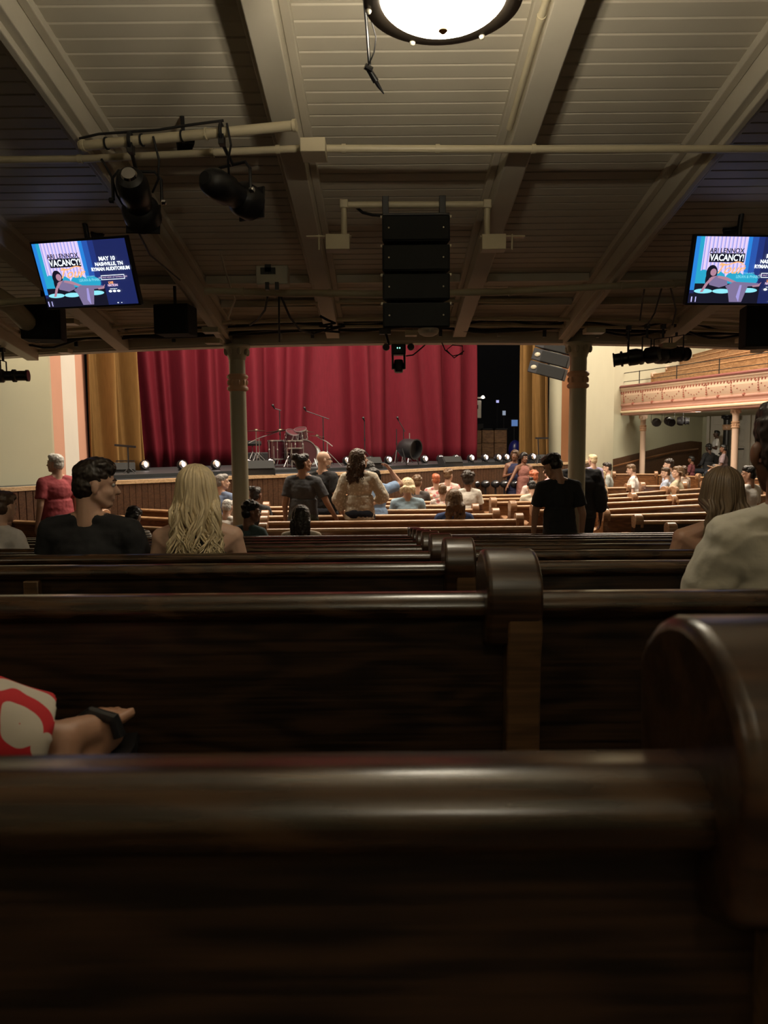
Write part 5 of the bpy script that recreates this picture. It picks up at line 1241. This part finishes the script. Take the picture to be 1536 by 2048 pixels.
# standing trio
person(604, 908, 8.85, -10, 'person standing in a dark grey t-shirt with hair in a bun', 'stand', skin='tan', hair=('bun', 'black'), top=((.075, .075, .082), 'short'), bottom=(.05, .055, .035), arms=('down', ((.13, .02, -.27), (.25, .10, -.50))), head=(-52, 8, 0), vox=.0085, fat=1.1, tilt=2)
person(646, 902, 9.5, -38, 'bald person with glasses and a grey goatee standing in a black polo', 'stand', skin='pale', hair=('bald', 'grey'), top=(BK, 'short'), arms=('fold', ((.06, -.02, -.29), (.10, .06, -.52))), head=(-35, 0, 0), glasses=True, beard='grey', vox=.0085, fat=1.22)
person(718, 900, 8.95, -6, 'person standing with long dark wavy hair over a cream lace blouse', 'stand', skin='fair', hair=('long', 'brown'), top=((.78, .72, .62), 'loose'), pat=('lace', (.56, .48, .37)), bottom=(.012, .016, .03), arms=(((.10, .0, -.28), (.04, .10, -.48)), ((.12, .02, -.25), (.0, .18, -.34))), head=(-62, 6, 0), vox=.0085, hairL=.34, wav=.03, fat=1.08)
person(749, 922, 9.6, 20, 'person in light blue denim bending behind the lace blouse, arm raised', skin='tan', hair=('long', 'black'), top=((.22, .33, .52), 'short'), arms=('lap', ((.20, .06, .05), (.10, .10, .20))), head=(30, -30, 0), hairL=.2, lean=10)
# far left
person(110, 908, 8.8, 55, 'grey-haired person standing in a red polo shirt by the cream wall', 'stand', skin='fair', hair=('neat', 'white'), top=((.30, .045, .055), 'short'), bottom=(.02, .022, .025), arms=('down', 'down'), head=(28, 4, 0), fat=1.18)
person(252, 1010, 6.6, 0, 'person with black hair in a white striped top looking down, between the near couple', skin='fair', hair=('neat', 'black'), top=(W_, 'long'), pat=('stripe', (.12, .10, .10)), arms=('lap', 'rest'), head=(-8, -35, 0), lean=10, H=.86)
person(4, 1022, 5.2, 0, 'person in white at the far left edge, mostly cut off', skin='fair', hair=('neat', 'brown'), top=((.62, .58, .56), 'long'), head=(0, -10, 0), H=.86, lean=8) if False else None
person(-28, 985, 4.3, -20, 'person in a white shirt at the far left edge, only the shoulder in view', skin='fair', hair=('neat', 'brown'), top=((.62, .58, .56), 'long'), head=(0, -10, 0), H=.80, lean=12)
person(443, 950, 10.6, -30, 'grey-haired person in a blue shirt left of the left column', skin='fair', hair=('neat', 'grey'), top=((.15, .20, .32), 'long'), head=(-45, 0, 0), fat=1.1, H=.97)
person(452, 1000, 8.9, -10, 'person in a white shirt low beside the left column', skin='fair', hair=('neat', 'white'), top=(W_, 'short'), head=(0, -20, 0), H=.80)
person(486, 968, 10.3, 0, 'small person with fair skin just right of the left column', skin='fair', hair=('neat', 'grey'), top=(W_, 'short'), head=(0, 0, 0), H=.86)
person(511, 976, 9.8, -5, 'person with dark tied hair in dark clothes right of the left column', skin='brown', hair=('bun', 'black'), top=((.03, .028, .03), 'long'), head=(-20, 0, 0), H=.90)
person(498, 1005, 7.35, -30, 'person with short curly hair in a teal shirt overlapping the left column', skin='brown', hair=('wavy', 'black'), top=((.05, .085, .09), 'short'), head=(-40, -4, 0), H=.92)
person(602, 1016, 7.3, 0, 'person with straight dark hair in a cream top in front of the trio', skin='brown', hair=('long', 'dark'), top=((.55, .46, .36), 'short'), head=(10, 0, 0), hairL=.26, wav=.005, H=.90)
# centre block
person(815, 960, 10.18, 0, 'person with shoulder-length blond hair in pale blue denim with a brown bag strap', skin='fair', hair=('long', 'blond'), top=((.32, .45, .55), 'long'), head=(8, -6, 0), hairL=.13, wav=.006, fat=1.15, H=.98)
person(833, 953, 11.6, 10, 'person with curly light brown hair behind the pale denim jacket', skin='fair', hair=('wavy', 'light'), top=((.08, .07, .07), 'long'), head=(-20, -6, 0))
person(872, 949, 12.25, 0, 'child with orange-blond bob in a red floral dress', skin='fair', hair=('neat', 'ginger'), top=((.6, .2, .2), 'short'), pat=('floral', (.75, .6, .55)), head=(15, 0, 0), H=.85)
person(896, 940, 12.9, -10, 'person with curly brown hair in a red floral dress', skin='fair', hair=('wavy', 'light'), top=((.62, .16, .17), 'short'), pat=('floral', (.75, .55, .5)), head=(-25, 0, 0), H=.93)
person(885, 970, 10.9, 0, 'child with strawberry blond hair in red, lowest of the floral group', skin='fair', hair=('neat', 'light'), top=((.58, .22, .2), 'short'), pat=('floral', (.7, .6, .55)), head=(0, 0, 0), H=.80)
person(936, 948, 11.6, 0, 'person with a round dark curly afro and a white t-shirt', skin='brown', hair=('afro', 'dark'), top=(W_, 'short'), head=(0, -6, 0), H=.92)
person(908, 983, 8.7, 4, 'person with long curly brown hair in a navy shirt', skin='fair', hair=('long', 'light'), top=((.03, .055, .15), 'short'), head=(5, -2, 0), hairL=.32, wav=.03, fat=1.1, H=.97)
person(1068, 943, 13.2, 8, 'person with bright ginger hair in a white top near the stage', skin='pale', hair=('wavy', 'ginger'), top=((.7, .55, .5), 'short'), head=(0, -6, 0), H=.95)
person(1066, 961, 11.4, 0, 'person with dark tied-up hair in a cream t-shirt below the ginger hair', skin='fair', hair=('topbun', 'black'), top=((.66, .60, .48), 'short'), head=(10, -25, 0), H=.86)
person(1098, 932, 14.6, 60, 'person in pink seen past the curly-haired man, holding a cup', skin='pale', hair=('neat', 'grey'), top=((.6, .35, .38), 'long'), arms=('phone', 'phone'), head=(20, 0, 0), H=.95)
person(1104, 958, 12.6, -20, 'person with brown hair in grey just left of the man leaning on the pew', skin='fair', hair=('wavy', 'brown'), top=((.30, .28, .28), 'long'), head=(-10, -10, 0), H=.86)
# standing by the stage
person(1030, 901, 15.7, 165, 'person with long brown hair standing by the stage in a navy dress', 'stand', skin='brown', hair=('long', 'brown'), top=((.012, .014, .05), 'strap'), bottom=(.012, .014, .05), dress=True, arms=('down', 'fold'), head=(-10, 0, 0), fat=1.1, hairL=.2)
person(1048, 906, 15.4, 195, 'person with dark hair standing by the stage in a rose brown dress', 'stand', skin='brown', hair=('long', 'black'), top=((.25, .10, .08), 'strap'), bottom=(.28, .11, .09), dress=True, arms=('fold', 'out'), head=(10, 0, 0), hairL=.2)
# by the right column
person(1122, 906, 7.3, 12, 'person with a rounded flat-top standing in a black t-shirt, hand on the pew', 'stand', skin='tan', hair=('flat', 'dark'), top=(BK, 'short'), bottom=(.012, .012, .013), arms=(((.04, .10, -.26), (.02, .20, -.47)), 'down'), head=(38, -22, 0), vox=.008, H=.985, lean=6, shoulders=1.1)
person(1156, 893, 8.75, -5, 'person in a loose black top standing behind the right column', 'stand', skin='dark', hair=('wavy', 'dark'), top=(BK, 'loose'), bottom=(.012, .012, .013), arms=('fold', 'down'), head=(30, -10, 0), fat=1.28, shoulders=1.15)
person(1186, 909, 13.6, 20, 'person in a lavender shirt standing right of the right column', 'stand', skin='pale', hair=('neat', 'blond'), top=((.42, .40, .65), 'short'), head=(10, 0, 0), fat=1.1)
# right block
person(1216, 926, 15.6, 70, 'person with dark hair pulled back in a grey t-shirt', skin='pale', hair=('neat', 'dark'), top=((.35, .38, .36), 'short'), head=(15, -5, 0), H=.98)
person(1205, 944, 14.2, 60, 'person with fair hair in beige and pale jeans, low beside the lavender shirt', skin='pale', hair=('wavy', 'blond'), top=((.5, .36, .22), 'short'), bottom=(.3, .38, .48), head=(15, -10, 0), H=.88)
person(1270, 929, 15.4, 62, 'person in a white t-shirt and pale jeans seated sideways, hands together', skin='pale', hair=('neat', 'light'), top=((.78, .74, .70), 'short'), bottom=(.32, .42, .52), arms=('clasp', 'clasp'), head=(15, -14, 0), lean=4)
person(1338, 920, 15.2, 60, 'person with curly dark hair and light shirt leaning back in the right block', skin='pale', hair=('wavy', 'dark'), top=((.55, .6, .72), 'long'), bottom=(.05, .05, .06), head=(20, 0, 0), arms=('lap', 'lap'), H=.98)
person(1333, 936, 14.4, 62, 'person in a pale blue blouse between the curly-haired man and the fur coat', skin='pale', hair=('neat', 'brown'), top=((.5, .58, .75), 'long'), head=(25, -5, 0), H=.90)
person(1354, 935, 13.7, 58, 'person with wavy blond hair in a cream furry coat resting an arm on the pew', skin='pale', hair=('long', 'light'), top=((.62, .55, .40), 'loose'), head=(30, 6, 0), hairL=.12, arms=('rest', 'lap'), fat=1.15, H=.93)
person(1367, 934, 16.8, 30, 'person with brown hair behind the cream furry coat', skin='fair', hair=('wavy', 'brown'), top=((.5, .4, .33), 'short'), head=(0, 0, 0), H=.92)
person(1424, 931, 12.9, 48, 'person with a brown flat cap, dark beard and plaid shirt looking up', skin='pale', hair=('neat', 'dark'), top=((.05, .05, .07), 'long'), pat=('check', (.13, .11, .13)), bottom=(.04, .08, .13), head=(22, 22, 0), beard='dark', extra='cap', arms=('clasp', 'clasp'), H=.96)
person(1499, 934, 9.8, 30, 'person in a bright white shirt between the brown-haired woman and the right edge', skin='tan', hair=('bun', 'black'), top=((.78, .76, .74), 'short'), head=(40, 0, 0), arms=('rest', 'lap'), H=.93)
# dim people under the side gallery
person(1433, 861, 24.6, 75, 'usher in a white shirt and dark apron standing by the white doors', 'stand', skin='dark', hair=('neat', 'black'), top=((.75, .75, .78), 'short'), bottom=(.02, .02, .025), arms=('fold', 'fold'), head=(10, 5, 0), H=.98, zf=.42)
person(1418, 889, 22.8, 20, 'person in black sitting in the dimness left of the usher', skin='dark', hair=('wavy', 'black'), top=(BK, 'long'), H=1.0)
person(1448, 890, 21.5, 60, 'person in a grey-pink top sitting in the dimness under the gallery', skin='brown', hair=('neat', 'black'), top=((.30, .22, .24), 'short'), H=1.0)
person(1383, 913, 22.0, 50, 'person in dark red sitting in the dimness by the ramp', skin='brown', hair=('neat', 'black'), top=((.16, .04, .05), 'short'), H=.9)
person(1512, 690, 20.8, 70, 'person in white sitting high on the side gallery', skin='pale', hair=('neat', 'brown'), top=((.8, .74, .7), 'short'), bottom=(.02, .02, .03), head=(10, 0, 0), zf=3.05, H=.9)
# bag strap and badge
# ------------------------------------------------------------ crossed leg at the lower left
def crossleg():
    pf = at(150, 1490, .93)
    base = Vector((-1.08, .62, floor_z(.62))); t = thing('person', 'person at the lower left edge wearing a red and white floral dress and black sandal', 'person', base)
    P = lambda x, y, z: Vector((x, y, z))
    A = lambda px, py, Y: at(px, py, Y) - base
    b = MB(); zs = .56
    # torso and head sit out of view to the left
    b.ell((0, -.10, .58), (.17, .13, .14)); b.ell((0, -.11, .80), (.15, .12, .2)); b.ell((0, -.11, .98), (.165, .115, .17)); 
    b.cap((0, -.11, 1.05), (0, -.10, 1.20), .07, .055); b.ell((0, -.08, 1.30), (.076, .093, .105)); b.ell((0, -.05, 1.25), (.058, .065, .075)); b.cap((0, .0, 1.29), (0, .02, 1.262), .009, .013)
    for q in (-1, 1):
        sh = P(q * .18, -.11, 1.10); b.cap((q * .05, -.11, 1.12), sh, .05, .052); e = sh + P(q * .04, .06, -.27); w = e + P(-q * .10, .22, -.04); b.cap(sh, e, .05, .038); b.cap(e, w, .038, .026); hand(b, w, w - e, P(0, 0, 1)); b.ell((q * .078, -.09, 1.29), (.01, .018, .03), 10, 8)
    # left leg on the floor, other leg crossed over it
    b.cap((-.08, -.06, .55), (-.02, .34, .52), .085, .058); b.cap((-.02, .34, .52), (.0, .30, .08), .054, .036); b.cap((.0, .28, .04), (.02, .42, .03), .034, .026)
    hp = P(.09, -.06, .57); ank = A(122, 1484, 1.0); toe = A(226, 1410, 1.12)
    knee = A(-430, 1420, .86); b.cap(hp, knee, .088, .060); cf = knee.lerp(ank, .45) + P(0, 0, -.012)
    b.cap(knee, cf, .056, .048); b.cap(cf, ank, .046, .029)
    f = (toe - ank).normalized(); up = P(-.35, -.75, .75); up = (up - f * up.dot(f)).normalized(); sd = f.cross(up)
    hl = ank - up * .045 - f * .03
    b.cap(ank, hl, .029, .026); b.cap(ank + f * .01, ank + f * .09 - up * .022, .029, .025); b.cap(hl, ank + f * .10 - up * .040, .024, .021); b.cap(ank + f * .07 - up * .026, toe - f * .03 - up * .012, .028, .020)
    for k in range(5):
        o = sd * (k - 2) * .0165; L_ = .034 - .0035 * abs(k - 1) - (.006 if k > 2 else 0); r_ = .0115 if k == 0 else .0088
        b.cap(toe - f * .035 + o * .9 - up * .012, toe - f * .035 + f * (L_ + .012) + o - up * .014, r_ * 1.15, r_)
    me = remesh(b, .0055, 2); link('body', me, skinm(SKIN['tan']), t)
    # sandal
    c = MB(); sole = []
    for i in range(14):
        u = i / 13; w = .034 + .012 * math.sin(math.pi * min(1, u * 1.1)) - (.012 * max(0, u - .8) / .2); p = hl.lerp(toe + f * .012 - up * .02, u) - up * (.034 - .0 * u) ; sole.append((p, w))
    for (p, w), (p2, w2) in zip(sole[:-1], sole[1:]):
        c.hexa([p - sd * w - up * .014, p2 - sd * w2 - up * .014, p2 + sd * w2 - up * .014, p + sd * w - up * .014, p - sd * w, p2 - sd * w2, p2 + sd * w2, p + sd * w])
    c.build('sandal_sole', 'black', t)
    c = MB(); cs = toe - f * .050 - up * .010; c.tube([cs + sd * .038 - up * .022, cs + sd * .036 + up * .006, cs + up * .020, cs - sd * .036 + up * .005, cs - sd * .038 - up * .022], .010, 10); c.build('toe_strap', 'black', t)
    c = MB(); cs = ank + f * .0 - up * .006; c.tube([hl + f * .05 + sd * .034 - up * .03, hl + sd * .035, hl - f * .030 + up * .006, hl - sd * .035, hl + f * .05 - sd * .034 - up * .03], .008, 10); c.build('ankle_strap', 'black', t)
    # dress over both thighs, hem at mid shin
    c = MB(); c.ell((0, -.10, .60), (.19, .15, .16)); c.ell((0, -.11, .82), (.17, .135, .2)); c.ell((0, -.11, .99), (.18, .13, .15))
    c.cap(hp, knee, .105, .085); c.cap((-.08, -.06, .55), (-.03, .32, .53), .10, .08)
    hem = knee.lerp(ank, .93) ; ax = hem - knee; c.lathe([(.088, 0), (.082, ax.length * .35), (.080, ax.length * .7), (.066, ax.length), (.06, ax.length * .995)], knee, ax, 28)
    c.cap((-.03, .32, .53), (-.0, .34, .32), .085, .09)
    me = remesh(c, .0065, 2, lambda co: .006 * noise.noise(Vector((co.x * 10, co.y * 16, co.z * 16))))
    m, nt, bs = new_mat('floral_dress'); N, L = nt.nodes, nt.links
    tc = N.new('ShaderNodeTexCoord'); nz = N.new('ShaderNodeTexNoise'); nz.inputs['Scale'].default_value = 9; ad = N.new('ShaderNodeVectorMath'); ad.operation = 'MULTIPLY_ADD'; ad.inputs[1].default_value = (.06, .06, .06)
    L.new(tc.outputs['Object'], nz.inputs['Vector']); L.new(nz.outputs['Color'], ad.inputs[0]); L.new(tc.outputs['Object'], ad.inputs[2])
    vo = N.new('ShaderNodeTexVoronoi'); vo.inputs["Scale"].default_value = 10; L.new(ad.outputs[0], vo.inputs['Vector'])
    sn = N.new('ShaderNodeMath'); sn.operation = 'MULTIPLY'; sn.inputs[1].default_value = 19; L.new(vo.outputs['Distance'], sn.inputs[0]); s2 = N.new('ShaderNodeMath'); s2.operation = 'SINE'; L.new(sn.outputs[0], s2.inputs[0])
    cr = N.new('ShaderNodeValToRGB'); cr.color_ramp.interpolation = 'CONSTANT'; cr.color_ramp.elements[0].color = (.62, .56, .48, 1); cr.color_ramp.elements[1].color = (.55, .02, .03, 1); cr.color_ramp.elements[1].position = .5
    m3 = N.new('ShaderNodeMath'); m3.operation = 'MULTIPLY_ADD'; m3.inputs[1].default_value = .5; m3.inputs[2].default_value = .5; L.new(s2.outputs[0], m3.inputs[0]); L.new(m3.outputs[0], cr.inputs[0]); L.new(cr.outputs[0], bs.inputs['Base Color']); bs.inputs['Roughness'].default_value = .85
    link('dress', me, m, t)
    c = MB(); c.ell((0, -.10, 1.34), (.085, .10, .09)); c.ell((0, -.14, 1.26), (.08, .07, .14)); link('hair', remesh(c, .01, 2), hairm(HAIR['brown']), t)
crossleg()
